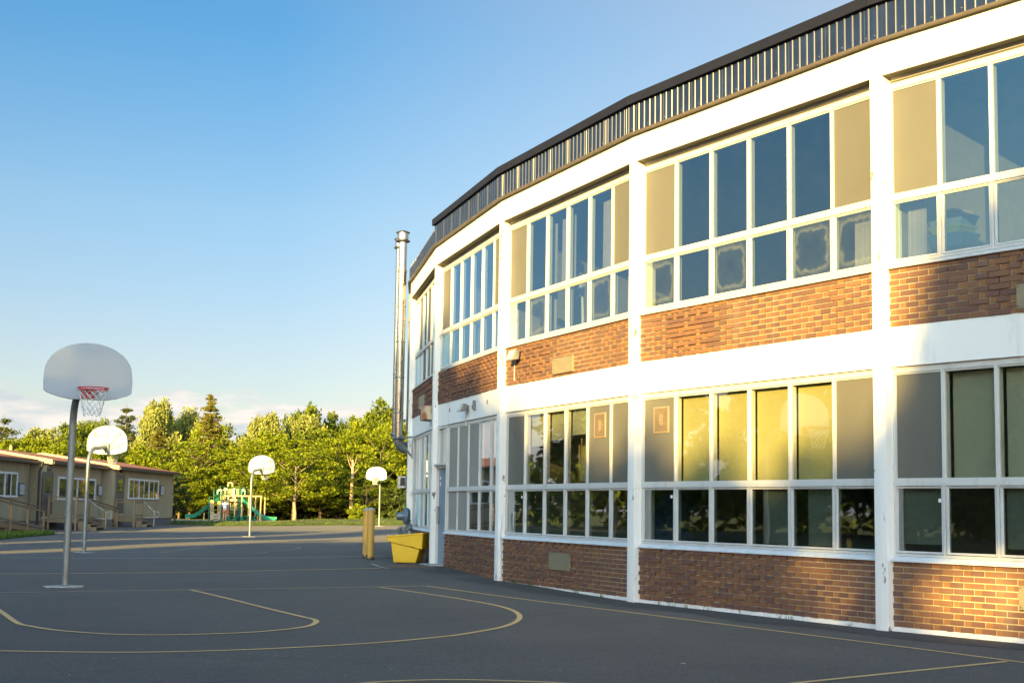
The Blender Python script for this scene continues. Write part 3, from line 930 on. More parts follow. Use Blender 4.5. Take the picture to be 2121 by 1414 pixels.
MB().fbox(fr, d0 + .0, d0 + .02, -.15, -.13, 1.90, 2.05).fbox(fr, d0, d0 + .02, -.15, -.13, .5, .65).build('hinge', M['dark'], door)
MB().fbox(fr, d0 - .02, LB + .0, -.2, .22, -.1, .0 + gz(-1.9, 31) + .02).build('door_step', M['concrete'], school)

# vent cover plates on the brick
def plate(k, pxs, name='vent_cover', mt='tanplate', label=None):
    fr = bayframe(k); (x0, y0, x1, y1) = pxs
    a1_, zt_ = pix_on_bay(k, x0, y0, -.08); a0_, _ = pix_on_bay(k, x1, (y0 + y1) / 2, -.08)
    _, zb_ = pix_on_bay(k, x0, y1, -.08)
    o = MB().fbox(fr, a0_, a1_, -.11, -.058, zb_, zt_).build(name, M[mt], school, bevel=.002)
    s = MB()
    for a in (a0_ + .02, a1_ - .03):
        for z in (zb_ + .02, zt_ - .03): s.fbox(fr, a, a + .012, -.058, -.053, z, z + .012)
    s.build('screw', M['dark'], o)
plate(3, (1146, 744, 1187, 776)); plate(3, (1139, 1143, 1181, 1178)); plate(5, (2107, 590, 2150, 640)); plate(5, (2112, 1212, 2160, 1262))
plate(1, (869, 823, 880, 848))
# grilles on the lower infill panels
def grille(k, x0, y0, x1, y1):
    fr = bayframe(k)
    a1_, zt_ = pix_on_bay(k, x0, y0, -.16); a0_, _ = pix_on_bay(k, x1, (y0 + y1) / 2, -.16); _, zb_ = pix_on_bay(k, x0, y1, -.16)
    o = MB().fbox(fr, a0_, a1_, -.172, -.150, zb_, zt_).build('vent_grille', M['tan'], school, bevel=.012)
    s = MB(); na = 12; nz_ = 20
    w_, h_ = (a1_ - a0_), (zt_ - zb_)
    for i in range(na):
        for j in range(nz_):
            if 4 <= i <= 7 and 5 <= j <= 14 and (i + j) % 3: continue
            a = a0_ + w_ * (.1 + .8 * i / na); z = zb_ + h_ * (.08 + .86 * j / nz_)
            s.fbox(fr, a, a + w_ * .036, -.152, -.1485, z, z + h_ * .028)
    s.build('grille_slot', M['fascia'], o)
grille(3, 1231, 856, 1255, 908); grille(4, 1354, 843, 1386, 898)

# ---- blinds, curtains and things behind the panes
def behind(k, i0, i1, z0, z1, b, name, mt, label, cat, thick=.012, group=None, wavy=0, a_off=(0, 0)):
    fr = bayframe(k); a0, a1 = colx(i0, k) + .04 + a_off[0], colx(i1, k) - .04 - a_off[1]
    mb = MB()
    if wavy:
        n = 48; vs = []
        for i in range(n + 1):
            a = a0 + (a1 - a0) * i / n
            for bb in (b, b - thick):
                for z in (z0, z1): vs.append(fr(a, bb + wavy * math.sin(i * 1.15) * (1 if z == z0 else .7), z))
        for i in range(n):
            q = i * 4
            mb.f += [(q, q + 4, q + 5, q + 1), (q + 2, q + 3, q + 7, q + 6)]; mb.m += [0, 0]
        mb.v = vs
    else:
        mb.fbox(fr, a0, a1, b - thick, b, z0, z1)
        mb.fbox(fr, a0, a1, b - thick - .01, b + .008, z0 - .02, z0)
    o = mb.build(name, M[mt], None, smooth=bool(wavy))
    tag(o, label, cat, group); return o
nth = ['second', 'third', 'fourth', 'fifth']
for i in range(1, 5):     # bay 4: yellow blinds in the lower windows' top row
    behind(4, i, i + 1, TR_L[1] - .02, Z_HEAD - .12, -.26, 'roller_blind', 'blind',
           'olive yellow ground floor blind, %s of four from the right' % ['first', 'second', 'third', 'fourth'][i - 1], 'blind', group='yellow blinds of the ground floor window')
behind(4, 2, 3, 1.0, 1.73, -.26, 'roller_blind', 'blindw', 'pale green half-drawn blind behind a casement below the yellow blinds', 'blind', a_off=(0, .12))
behind(4, 1, 2, 1.0, 1.73, -.26, 'roller_blind', 'blindw', 'pale green blind in the casement second from the right below the yellow blinds', 'blind', a_off=(0, .18))
for i, (i0, zz) in enumerate(((2, 2.66), (3, 2.60), (4, 2.52))):
    behind(3, i0, i0 + 1, zz, Z_HEAD - .10, -.26, 'roller_blind', 'blindw', 'short pale blind at the top of the %s pane left of the grille panel' % ['first', 'second', 'third'][i], 'blind', group='short blinds above the tree reflections')
for i, c in ((2, 'fifth'), (3, 'fourth'), (4, 'third'), (5, 'second')):
    behind(5, i - 1 + 0 if False else i, i + 1, TR_L[1] - .02, Z_HEAD - .11, -.28, 'roller_blind', 'blindw', 'grey green blind, %s pane of the ground floor window at the right edge' % c, 'blind', group='blinds at the right edge')
behind(5, 6, 7, 1.07, 1.72, -.24, 'roller_blind', 'blindw', 'grey green blind almost fully down beside the rightmost pilaster', 'blind', a_off=(0, .03))
behind(5, 4, 5, 1.05, 1.72, -.24, 'roller_blind', 'blindw', 'grey green blind in the lower casement at the right edge of the picture', 'blind')
behind(3, 1, 2, Z_BT + .9, Z_SOF - .3, -.30, 'curtain', 'curtain', 'pale gathered curtain in the upstairs pane beside the right hand beige panel', 'curtain', wavy=.02, a_off=(0, .16))
behind(3, 3, 4, Z_BT + .9, Z_SOF - .3, -.32, 'curtain', 'curtain', 'pinkish curtain in the middle upstairs pane of the curtained bay', 'curtain', wavy=.02, a_off=(0, .22))
behind(3, 4, 5, Z_BT + .1, Z_SOF - .3, -.36, 'curtain', 'curtain', 'narrow pale curtain strip at the right side of an upstairs pane', 'curtain', wavy=.02, a_off=(0, .55))
behind(3, 0, 1, Z_BT + .1, TR_U[0], -.36, 'curtain', 'curtain', 'blue tinted curtain in the lower right casement upstairs', 'curtain', wavy=.03, a_off=(.1, .1))
behind(2, 3, 4, Z_BT + .1, TR_U[0], -.36, 'curtain', 'curtain', 'pale curtain behind the narrow upstairs casements near the flue pipes', 'curtain', wavy=.03, a_off=(.1, .1))
behind(4, 0, 1, Z_BT + .1, TR_U[0], -.4, 'curtain', 'curtain', 'grey curtain behind the stained casement next to the tall white pilaster', 'curtain', wavy=.03, a_off=(.3, .1))
behind(5, 6, 7, Z_BT + .1, TR_U[0], -.4, 'curtain', 'curtain', 'faint grey curtain behind the first casement right of the tall pilaster', 'curtain', wavy=.03, a_off=(.35, .02))

behind(3, 3, 4, 1.9, 2.62, -.7, 'room_divider', 'blind', 'yellow sunlit board standing inside the ground floor pane with tree reflections', 'board', thick=.04, a_off=(-.35, .25))
# small maker's stickers on the casements
for k_, px_, py_, nm_ in ((4, 1391, 1028, 'second tallest'), (5, 1948, 1036, 'tallest'), (3, 1081, 1029, 'third tallest')):
    fr_ = bayframe(k_); a_, z_ = pix_on_bay(k_, px_, py_, -.158)
    o = MB().fbox(fr_, a_ - .028, a_ + .028, -.159, -.157, z_ - .022, z_ + .022).fbox(fr_, a_ - .028, a_ + .028, -.157, -.1565, z_ - .022, z_ - .014).build('window_sticker', M['signwhite'])
    tag(o, 'small white sticker on the casement just right of the %s pilaster' % nm_, 'sticker')
# standing fan behind the upstairs casement (bay 3)
af, zf = pix_on_bay(3, 1206, 590, -.5)
fr = bayframe(3)
base = fr(af, -.5, Z_BT - .05)
fan = world_thing('standing_fan', 'white standing fan inside the upstairs window', 'fan', base)
c = Vector(fr(af, -.46, zf)); n3 = Vector((nrm(T[3]).x, nrm(T[3]).y, 0)); t3 = Vector((T[3].x, T[3].y, 0))
MB().tube([Vector(fr(af, -.52, Z_BT - .9)), Vector(fr(af, -.52, Z_BT + .3)), Vector(fr(af, -.5, zf - .05))], [.03, .028, .018], 8).build('pole', M['fanw'], fan, True)
g = MB()
for rr_ in (.2, .14, .08):
    g.tube([c + t3 * (rr_ * math.cos(q)) + Vector((0, 0, rr_ * math.sin(q))) for q in [i * math.pi / 12 for i in range(25)]], .005, 5)
for i in range(14):
    q = i * math.pi / 7; g.tube([c, c + t3 * (.2 * math.cos(q)) + Vector((0, 0, .2 * math.sin(q)))], .003, 4)
g.build('guard', M['fanw'], fan)
g = MB()
for i in range(3):
    q = i * 2.094 + .3; e1 = t3 * math.cos(q) + Vector((0, 0, math.sin(q))); e2 = t3 * math.cos(q + .7) + Vector((0, 0, math.sin(q + .7)))
    g.extr([c - n3 * .02 + e1 * .03, c - n3 * .02 + e1 * .17, c - n3 * .03 + e2 * .17, c - n3 * .03 + e2 * .03], -n3 * .006)
g.tube([c - n3 * .10, c - n3 * .01], .045, 10)
g.build('blades', M['fanw'], fan)

# tubs on the sill inside bay 5
fr = bayframe(5)
def bintub(px, py0, py1, wd, mt, name, label, cat, b=-.75):
    a, z1_ = pix_on_bay(5, px, py0, b); _, z0_ = pix_on_bay(5, px, py1, b)
    th = world_thing(name, label, cat, fr(a, b, z0_))
    hw = wd / 2; h = z1_ - z0_
    MB().hexa([fr(a - hw * .86, b, z0_), fr(a + hw * .86, b, z0_), fr(a + hw * .86, b - .3, z0_), fr(a - hw * .86, b - .3, z0_),
               fr(a - hw, b + .02, z1_ - .03), fr(a + hw, b + .02, z1_ - .03), fr(a + hw, b - .32, z1_ - .03), fr(a - hw, b - .32, z1_ - .03)]).build('tub', M[mt], th, bevel=.006)
    MB().fbox(fr, a - hw - .01, a + hw + .01, b - .33, b + .03, z1_ - .03, z1_).build('lid', M[mt], th, bevel=.004)
bintub(1958, 446, 468, .50, 'binblue', 'storage_tub', 'pale blue plastic tub stacked on the green one inside the upstairs window', 'tub')
bintub(1958, 468, 484, .44, 'bingreen', 'storage_tub', 'green plastic tub between two blue tubs inside the upstairs window', 'tub')
bintub(1960, 484, 512, .5, 'sportblue', 'storage_tub', 'dark blue tub at the bottom of the stack inside the upstairs window', 'tub')
bintub(1944, 438, 446, .5, 'cardb', 'flat_box', 'flat brown and red box on top of the stacked tubs upstairs', 'box')

# ceiling lamp seen through the glass of bay 4
a, z = pix_on_bay(4, 1589, 362, -2.4); fr = bayframe(4)
t_ = world_thing('ceiling_lamp', 'small pale lamp hanging inside the dark blue upstairs glass', 'lamp', fr(a, -2.4, 6.7))
MB().tube([fr(a, -2.4, 6.7), fr(a, -2.4, z + .1)], .01, 6).build('cord', M['dark'], t_)
MB().lathe(fr(a, -2.4, z - .05), [(.10, 0), (.12, .03), (.09, .12), (.02, .16)], 12).build('shade', M['fanw'], t_)
# blue mats leaning behind the ground floor glass, bay 3
fr = bayframe(3)
o = MB().extr([fr(.35, -1.2, .31), fr(1.7, -1.2, .31), fr(1.65, -1.25, 1.2), fr(1.35, -1.3, 1.62), fr(.9, -1.3, 1.7), fr(.45, -1.25, 1.5)], Vector(fr(0, -.1, 0)) - Vector(fr(0, 0, 0))).build('exercise_mat', M['sportblue'])
tag(o, 'large blue rounded mat leaning inside the ground floor window', 'mat')

# ------------------------------------------------ things fixed to or standing at the facade
def fl_light(k, px, py, w_, label, name='floodlight', cat='floodlight'):
    fr = bayframe(k); a, z = pix_on_bay(k, px, py, .0)
    th = world_thing(name, label, cat, fr(a, -.09, z))
    MB().hexa([fr(a - w_, .12, z - w_ * .75), fr(a + w_, .12, z - w_ * .75), fr(a + w_, -.02, z - w_ * .55), fr(a - w_, -.02, z - w_ * .55),
               fr(a - w_, .04, z + w_ * .7), fr(a + w_, .04, z + w_ * .7), fr(a + w_ * .8, -.05, z + w_ * .55), fr(a - w_ * .8, -.05, z + w_ * .55)]).build('housing', M['lampgrey'], th, bevel=.006)
    MB().hexa([fr(a - w_ * .85, .125, z - w_ * .62), fr(a + w_ * .85, .125, z - w_ * .62), fr(a + w_ * .85, .115, z - w_ * .62), fr(a - w_ * .85, .115, z - w_ * .62),
               fr(a - w_ * .85, .056, z + w_ * .55), fr(a + w_ * .85, .056, z + w_ * .55), fr(a + w_ * .85, .046, z + w_ * .55), fr(a - w_ * .85, .046, z + w_ * .55)]).build('lens', M['lens'], th)
    MB().fbox(fr, a - .04, a + .04, -.10, -.03, z - .05, z + .05).build('bracket', M['lampgrey'], th)
    MB().tube([fr(a + w_ * .6, -.06, z - w_ * .2), fr(a + w_ * 1.2, -.08, z - w_), fr(a + w_ * 1.3, -.085, z - w_ * 3)], .008, 5).build('cable', M['white'], th)
fl_light(3, 1066, 735, .15, 'grey floodlight at the top left of the sunlit brick with the beige plate')
fl_light(2, 961, 844, .12, 'pale grey wall lamp on the white band above the narrow ground floor windows', 'wall_lamp', 'wall lamp')
fr = bayframe(2); a, z = pix_on_bay(2, 980.5, 839, -.05)
o = MB().fbox(fr, a - .035, a + .035, -.098, -.04, z - .10, z + .10).fbox(fr, a - .02, a + .02, -.04, -.02, z - .08, z + .0).build('sensor_box', M['lampgrey'], bevel=.005)
tag(o, 'small dark upright box on the white band beside the wall lamp', 'sensor')
for px, py in ((931, 849), (1009, 832)):
    a, z = pix_on_bay(2, px, py, -.09)
    o = MB().fbox(fr, a - .012, a + .012, -.098, -.085, z - .04, z + .04).build('wall_fitting', M['dark'])
    tag(o, 'tiny dark fitting on the white band %s of the wall lamp' % ('left' if px < 960 else 'right'), 'fitting')
fr = bayframe(1); a, z = pix_on_bay(1, 882, 856, .05)
th = world_thing('junction_box', 'rust-streaked cream box on the white band beside the corner pilaster', 'junction box', fr(a, -.09, z))
MB().fbox(fr, .62, 1.05, -.10, .16, z - .17, z + .17).build('box', M['rustbox'], th, bevel=.035)
MB().fbox(fr, .57, .62, -.06, .13, z - .15, z + .15).build('cover', M['rustbox'], th, bevel=.02)
# loose cable on pilaster 2 and conduit below
def pp(k, px, py, off):
    """pixel on the front face of pilaster k"""
    a, z = pix_on_bay(k, px, py, off); return Vector(bayframe(k)(a, off, z))
o = MB().tube([pp(3, *p, .012) for p in arc_pts([(1055, 468), (1047, 469), (1042, 476), (1039, 490), (1036.5, 505), (1036, 516), (1041, 522), (1045, 529), (1043, 534), (1037, 535), (1031, 530)])], .006, 5).build('loose_cable', M['tan'])
tag(o, 'thin brown cable hanging in a loop on the white pilaster beside the curtained windows', 'cable')
fr3 = bayframe(3)
qs = []
for px, py, b in ((1042, 1062, -.05), (1041, 1085, -.04), (1034, 1100, -.02), (1036, 1125, -.03), (1038, 1150, -.04), (1038, 1195, -.05)):
    a, z = pix_on_bay(3, px, py, b); qs.append(fr3(LB - HW - .02 if True else a, b, z))
o = MB().tube(qs, .014, 6).build('conduit', M['white']); tag(o, 'white conduit bending down the side of the pilaster with the loose cable', 'conduit')

# flue pipes
def flue(x, y, r, ztop, zbot, dir_, label):
    th = world_thing('flue_pipe', label, 'flue pipe', (x, y, zbot), 'steel flue pipes at the corner')
    pts = [(x, y, ztop - .35), (x, y, zbot + .25)]
    mb = MB().lathe((x, y, zbot + .3), [(r, 0), (r, ztop - zbot - .62)], 20)
    p = mb.build('stack', M['steel'], th, True)
    rg = MB(); z = zbot + .9
    while z < ztop - .7:
        rg.lathe((x, y, z), [(r + .001, 0), (r + .010, .006), (r + .010, .03), (r + .001, .036)], 20); z += .92
    rg.build('joint_band', M['galv'], th, True)
    rb = random.Random(3)
    el_ = [Vector((x, y, zbot + .3))]
    for i in range(7):
        q = i / 6 * math.pi / 2; rad = .22
        el_.append(Vector((x, y, zbot + .22)) + Vector((dir_[0], dir_[1], 0)) * rad * (1 - math.cos(q)) + Vector((0, 0, -rad * math.sin(q))))
    el_.append(el_[-1] + Vector((dir_[0], dir_[1], 0)) * .75)
    MB().tube(el_, r, 18).build('elbow', M['galv'], th, True)
    MB().lathe((x, y, zbot + .24), [(r + .03, 0), (r + .045, .01), (r + .045, .05), (r + .002, .07)], 20).build('collar', M['galv'], th)
    cp = MB().lathe((x, y, ztop - .32), [(r * 1.35, .0), (r * 1.65, .02), (r * 1.65, .04), (r * .9, .07)], 22).lathe((x, y, ztop - .075), [(r * .9, -.01), (r * 1.6, 0), (r * 1.6, .02), (r * .7, .06), (.01, .075)], 22)
    cp.build('rain_cap', M['dark'], th, False)
    MB().lathe((x, y, ztop - .25), [(r * 1.3, 0), (r * 1.3, .17)], 20).build('cowl', M['steel'], th, True)
p1 = at_y(833, 640, 36.55); p2 = at_y(826.5, 640, 37.4)
zt1 = at_y(831, 477, 36.55).z; zb1 = at_y(825, 925, 36.55).z
flue(p1.x - .02, p1.y, .112, zt1, zb1 - .05, (.80, .60), 'front steel flue pipe with a round rain cap at the far corner of the school')
flue(p2.x - .03, p2.y, .085, zt1 - .02, zb1 + .1, (.8, .6), 'thinner steel flue pipe half hidden behind the front one')
br = world_thing('pipe_bracket', 'pale metal wall bracket under the flue pipes with a diagonal strut', 'bracket', (p1.x, p1.y, zb1 + .15))
fr1 = bayframe(1)
A_ = Vector(fr1(LB - .7, -.05, zb1 + .22)); B_ = Vector((p1.x - .14, p1.y - .05, zb1 + .22))
MB().bar(A_, B_, .05, .05).bar(A_ + Vector((0, 0, -.50)), B_ + Vector((.12, 0, -.03)), .035, .035).bar(A_ + Vector((0, 0, -.55)), A_ + Vector((0, 0, .03)), .04).build('frame', M['galv'], br)
MB().bar(A_ + Vector((-.4, .3, 0)), B_ + Vector((0, .3, 0)), .04, .04).build('rail', M['galv'], br)
o = MB().bar(Vector((p1.x + .02, p1.y - .1, zt1 - 2.35)), Vector(fr1(LB - .1, -.02, zt1 - 2.35)), .012, .02).bar(Vector((p1.x + .02, p1.y - .1, zt1 - 2.45)), Vector(fr1(LB - .1, -.02, zt1 - 2.45)), .012, .012).build('pipe_strap', M['flash'])
tag(o, 'rusty straps tying the flue pipes to the top corner of the wall', 'strap')
# downpipe at the corner
pp0 = inset(0, .09)
o = MB().tube([(pp0.x + .06, pp0.y + .2, 6.9), (pp0.x + .06, pp0.y + .2, 3.3)], .035, 8).build('downpipe', M['galv'], None, True)
tag(o, 'slim grey downpipe between the flue pipes and the wall corner', 'downpipe')

# air conditioner box beyond the corner
fr0 = bayframe(0)
a = at_y(831, 1000, 38.6)
ac = world_thing('window_air_conditioner', 'beige window air conditioner sticking out beyond the far corner', 'air conditioner', (a.x, a.y, a.z))
x1_ = inset(-1, 0).x
zt_, zb_ = at_y(831, 986, 38.6).z, at_y(831, 1010.5, 38.6).z
xl, xr = at_y(825.5, 998, 38.6).x, at_y(842, 998, 38.6).x
MB().box(xl, xr, 38.3, 38.95, zb_, zt_).build('casing', M['ac'], ac, bevel=.01)
MB().box(xl + .07, xr - .02, 38.285, 38.299, zb_ + .06, zt_ - .04).build('grille', M['fascia'], ac)

# gas meter
g0 = on_ground(838, 1150)
G = at_y(838, 1085, 35.2)
gm_ = world_thing('gas_meter', 'dark grey gas meter with a round drum on the wall behind the yellow bin', 'gas meter', (G.x, G.y, 0))
def gp(px, py, dy=0): return at_y(px, py, 35.2 + dy)
MB().tube([gp(823, 1068.5), gp(841, 1068)], .095, 16).tube([gp(821.8, 1068.5), gp(823.2, 1068.5)], [.075, .098], 16).build('drum', M['meter'], gm_, True)
mr = MB(); c_ = gp(844.5, 1068)
mr.tube([c_ + Vector((-.10, -.02, 0)), c_ + Vector((-.06, -.01, 0)), c_ + Vector((.0, 0, 0)), c_ + Vector((.06, .0, 0))], [.17, .205, .205, .15], 18)
mr.tube([gp(844, 1062), gp(844, 1056.5)], [.05, .04], 10).tube([gp(844, 1076), gp(843.5, 1086)], [.09, .075], 12).build('regulator', M['meter'], gm_, True)
MB().tube([gp(843.5, 1084), gp(843, 1100), gp(843, 1150)], .045, 10).build('riser', M['meter'], gm_, True)
MB().tube([gp(826, 1093), gp(831, 1092.5), gp(843, 1094), gp(851, 1091)], .04, 10).tube([gp(825, 1093), gp(825.5, 1099), gp(830, 1103), gp(841, 1101)], .035, 8).tube([gp(851, 1084), gp(851.5, 1100), gp(850.5, 1150)], .035, 8).build('pipework', M['meter'], gm_, True)
mbv = MB()
for px, py, r_ in ((826, 1097, .055), (829, 1104, .05), (838, 1093, .06), (846, 1095, .06)): mbv.tube([gp(px, py - 3, -.05), gp(px, py + 3, -.05)], r_, 8)
mbv.build('valve', M['galv'], gm_, True)

# bollards
def bollard(px, py, ptop, label):
    p = on_ground(px, py); r = .083
    h = at_y(px, ptop, p.y).z - p.z
    th = world_thing('bollard', label, 'bollard', p, 'yellow bollards by the bin')
    prof = [(r + (.003 * math.sin(i * 7.7)), -.1 + (h + .1) * i / 12) for i in range(13)]
    MB().lathe(p, prof, 22).build('post', M['bollard'], th, True)
    MB().lathe(p + Vector((0, 0, h)), [(r + .004, -.01), (r + .004, .008), (r * .7, .038), (.01, .055)], 22).build('cap', M['caprust'], th, True)
    rb = random.Random(int(px)); mbx = MB()
    for i in range(26):   # rust-eaten foot
        q = 2 * math.pi * i / 26; hh = rb.uniform(.03, .13)
        c0 = p + Vector((math.cos(q) * (r + .003), math.sin(q) * (r + .003), 0)); tq = Vector((-math.sin(q), math.cos(q), 0)) * .0125; oq = Vector((math.cos(q), math.sin(q), 0)) * .003
        mbx.hexa([c0 - tq - oq, c0 + tq - oq, c0 + tq + oq, c0 - tq + oq, c0 - tq * .6 - oq + Vector((0, 0, hh)), c0 + tq * .6 - oq + Vector((0, 0, hh)), c0 + tq * .6 + oq + Vector((0, 0, hh)), c0 - tq * .6 + oq + Vector((0, 0, hh))])
    mbx.build('rusted_foot', M['dark'], th)
bollard(766.5, 1159, 1055, 'front yellow bollard with rust at its foot, standing nearest the bin')
bollard(757.8, 1155.5, 1056, 'rear yellow bollard half hidden behind the other one')

# yellow bin
pb = on_ground(836, 1166)
def bp_(px, py, d=0): return at_y(px, py, pb.y + d)
sb = world_thing('grit_bin', 'bright yellow plastic grit bin with a sloping lid beside the wall', 'grit bin', pb)
D = Vector((.10, .55, 0))
zg = Vector((0, 0, 0))
MB().hexa([bp_(814.5, 1164), bp_(861, 1165.5), bp_(861, 1165.5) + D, bp_(814.5, 1164) + D, bp_(809.5, 1122), bp_(869, 1138), bp_(869, 1138) + D, bp_(809.5, 1122) + D]).build('body', M['yellowbin'], sb, bevel=.02)
MB().extr([bp_(801.5, 1111, -.03), bp_(802, 1120.5, -.03), bp_(874, 1137.5, -.03), bp_(876, 1106, -.03)], D * 1.08).build('hood', M['yellowbin'], sb, bevel=.015)
MB().extr([bp_(800, 1109, -.05), bp_(800.5, 1112.5, -.05), bp_(877, 1106, -.05), bp_(876.5, 1102.5, -.05)], D * 1.16).build('lid', M['yellowbin'], sb, bevel=.012)
MB().extr([bp_(801.5, 1108, -.02), bp_(806, 1107.6, -.02), bp_(806, 1106.8, -.02), bp_(801.5, 1107.2, -.02)], D * .5).build('lid_scuff', M['signwhite'], sb)
# rusty plate and pale edging in the asphalt by the door
c4 = [on_ground(782, 1170), on_ground(905, 1171), on_ground(900, 1177), on_ground(808, 1177)]
mb = MB().add([p + Vector((0, 0, .010)) for p in c4], [(0, 3, 2, 1)])
o = struct(mb, 'access_plate', M['rustplate'])
mb = MB(); ribbon(mb, [(770, 1168), (786, 1174), (806, 1178.2), (905, 1178.6)], .07, lift=.012)
struct(mb, 'concrete_edging', M['concrete'])
# small valve by the pilaster foot
p = on_ground(881, 1163)
o = MB().tube([p, p + Vector((0, 0, .08)), p + Vector((.1, -.02, .08))], .035, 8).build('drain_pipe', M['galv'], None, True)
tag(o, 'short grey pipe end at the foot of the wall right of the yellow bin', 'pipe')
# ================================================================== basketball hoops (facing local +Y)
def hoop(name_label, base, face, seed, rim_mat='red', back=False, hz=0.0):
    root = thing('basketball_hoop', name_label, 'basketball hoop', base, 0, 'basketball hoops on the court')
    root.rotation_euler = (0, 0, math.atan2(-face[0], face[1]))
    OFF[root.name] = Vector((0, 0, 0))
    r = .057; ah = 3.10 + hz
    pts = [(0, 0, -.1), (0, 0, 1.0), (0, .0, 2.0), (0, .012, ah - .55)]
    for i in range(1, 8):
        q = i / 7 * math.pi / 2; pts.append((0, .012 + .42 * (1 - math.cos(q)), ah - .55 + .50 * math.sin(q)))
    pts.append((0, 1.06, ah + .02))
    MB().tube(pts, [r] * len(pts), 18).build('pole', M['galv'], root, True)
    rr = random.Random(seed); f = MB(); n = 18; w_ = .33
    vs = []
    for i in range(n):
        q = 2 * math.pi * i / n; k = w_ * rr.uniform(.75, 1.05)
        vs.append((k * math.cos(q) * 1.0, k * math.sin(q) * .75))
    f.prism(vs, -.05, .016).build('footing', M['concrete'], root)
    mbn = MB().lathe((0, 0, 0), [(r + .02, .0), (r + .02, .02), (r + .003, .035)], 16)
    mbn.build('collar', M['galv'], root, True)
    # fan shaped backboard
    z0 = 2.90 + hz; yb = 1.14
    out_ = [(-.27, 0), (.27, 0), (.45, .035), (.63, .095), (.66, .125), (.668, .30), (.66, .385)]
    cx_, r1, r2 = 0, .66, .50
    for i in range(1, 18):
        q = math.pi * i / 18
        out_.append((.66 * math.cos(q), .385 + .485 * math.sin(q) ** .93))
    out_ += [(-.66, .385), (-.668, .30), (-.66, .125), (-.63, .095), (-.45, .035)]
    bb = MB().extr([(x, yb, z0 + z) for x, z in out_][::-1], (0, .022, 0))
    n = len(out_)
    # rolled rim of the board at the back
    bb.tube([(x * .985, yb - .008, z0 + .43 + (z - .43) * .985) for x, z in out_] + [(out_[0][0] * .985, yb - .008, z0 + .43 + (out_[0][1] - .43) * .985)], .014, 6)
    board = bb.build('backboard', M['board'], root)
    ribs = MB()
    c0 = (0, yb - .016, z0 + .12)
    for ex, ez in ((0, .84), (.40, .66), (-.40, .66), (.58, .36), (-.58, .36)):
        ribs.bar(c0, (ex, yb - .010, z0 + ez), .022, .014)
    ribs.bar((-.60, yb - .012, z0 + .56), (.60, yb - .012, z0 + .56), .014, .010).bar((-.5, yb - .012, z0 + .32), (.5, yb - .012, z0 + .32), .010, .008)
    for sx in (-.42, .42):
        for ez in (.20, .62): ribs.box(sx - .012, sx + .012, yb - .04, yb - .002, z0 + ez - .05, z0 + ez + .05)
    ribs.build('stiffening_rib', M['galv'], board)
    MB().box(-.09, .09, yb - .10, yb - .012, z0 + .06, z0 + .32).bar((0, .9, ah - .02), (0, yb - .02, z0 + .08), .05).build('bracket', M['galv'], root, bevel=.005)
    # rim
    rc = Vector((0, yb + .022 + .15 + .225, 3.05 + hz)); rm = MB()
    ring_ = [rc + Vector((.225 * math.cos(t), .225 * math.sin(t), 0)) for t in [2 * math.pi * i / 28 for i in range(29)]]
    rm.tube(ring_, .010, 6, cap=False)
    rm.tube([p + Vector((0, 0, -.035)) for p in ring_], .007, 5, cap=False)
    rim = rm.build('rim', M[rim_mat], root, True)
    mt = MB().box(-.10, .10, yb + .0225, yb + .034, 2.86 + hz + .05, 3.07 + hz)
    mt.hexa([(-.085, yb + .03, 3.035 + hz), (.085, yb + .03, 3.035 + hz), (.10, yb + .22, 3.035 + hz), (-.10, yb + .22, 3.035 + hz), (-.085, yb + .03, 3.055 + hz), (.085, yb + .03, 3.055 + hz), (.10, yb + .22, 3.055 + hz), (-.10, yb + .22, 3.055 + hz)])
    mt.bar((-.08, yb + .03, 2.92 + hz), (-.15, yb + .26, 3.03 + hz), .015).bar((.08, yb + .03, 2.92 + hz), (.15, yb + .26, 3.03 + hz), .015)
    mt.build('rim_mount', M[rim_mat], rim)
    # net
    net = MB(); ns = 12; lv = 7
    def npnt(k, j):
        t = 2 * math.pi * (k + .5 * (j % 2)) / ns; s = j / lv
        rad = .225 * (1 - .52 * s + .06 * s * s) if j else .225
        return rc + Vector((rad * math.cos(t), rad * math.sin(t), -.02 - .40 * s + (.015 * math.sin(3 * t) if j else 0)))
    for j in range(lv):
        for k in range(ns):
            k2 = k + (1 if j % 2 else 0)
            net.tube([npnt(k, j), npnt(k, j + 1)], .0042, 4, cap=False)
            net.tube([npnt(k + 1, j) if not j % 2 else npnt(k, j), npnt(k, j + 1) if not j % 2 else npnt(k + 1, j + 1)], .0042, 4, cap=False)
    net.build('net', M['net'], root)
    return root
h1 = Vector((-7.02, 22.78, gz(-7.02, 22.78)))
def place(px, py, pyrim, off=3):
    r0, r1 = ray(px, py), ray(px + off, pyrim)
    y = 3.05 / (r1.z / r1.y - r0.z / r0.y)
    g = on_ground(px, py)
    y = (y + g.y) / 2
    p = at_y(px, py, y); return Vector((p.x, p.y, gz(p.x, p.y)))
def hoop_at(px, py, pyrim, face, label, seed, rim_mat):
    b = place(px, py, pyrim)
    # rim height seen in the photograph fixes the small height offset
    zr = at_y(px, pyrim, b.y).z - b.z
    return hoop(label, b, face, seed, rim_mat, hz=zr - 3.05)
hoop_at(135, 1214, 816.5, (.46, -.89), 'nearest basketball hoop, its shaded fan backboard facing the camera over a red rim and net', 1, 'red')
hoop_at(174, 1143, 926.5, (.20, .98), 'basketball hoop with a bright white fan backboard seen from behind, left of the first pole', 2, 'orange')
hoop_at(517, 1111, 973, (.23, .97), 'basketball hoop seen from behind in front of the playground, its grey backboard ribbed', 3, 'orange')
hoop_at(785, 1089.5, 990.5, (-.12, -.99), 'farthest basketball hoop, small white backboard facing the camera with an orange rim', 4, 'orange')

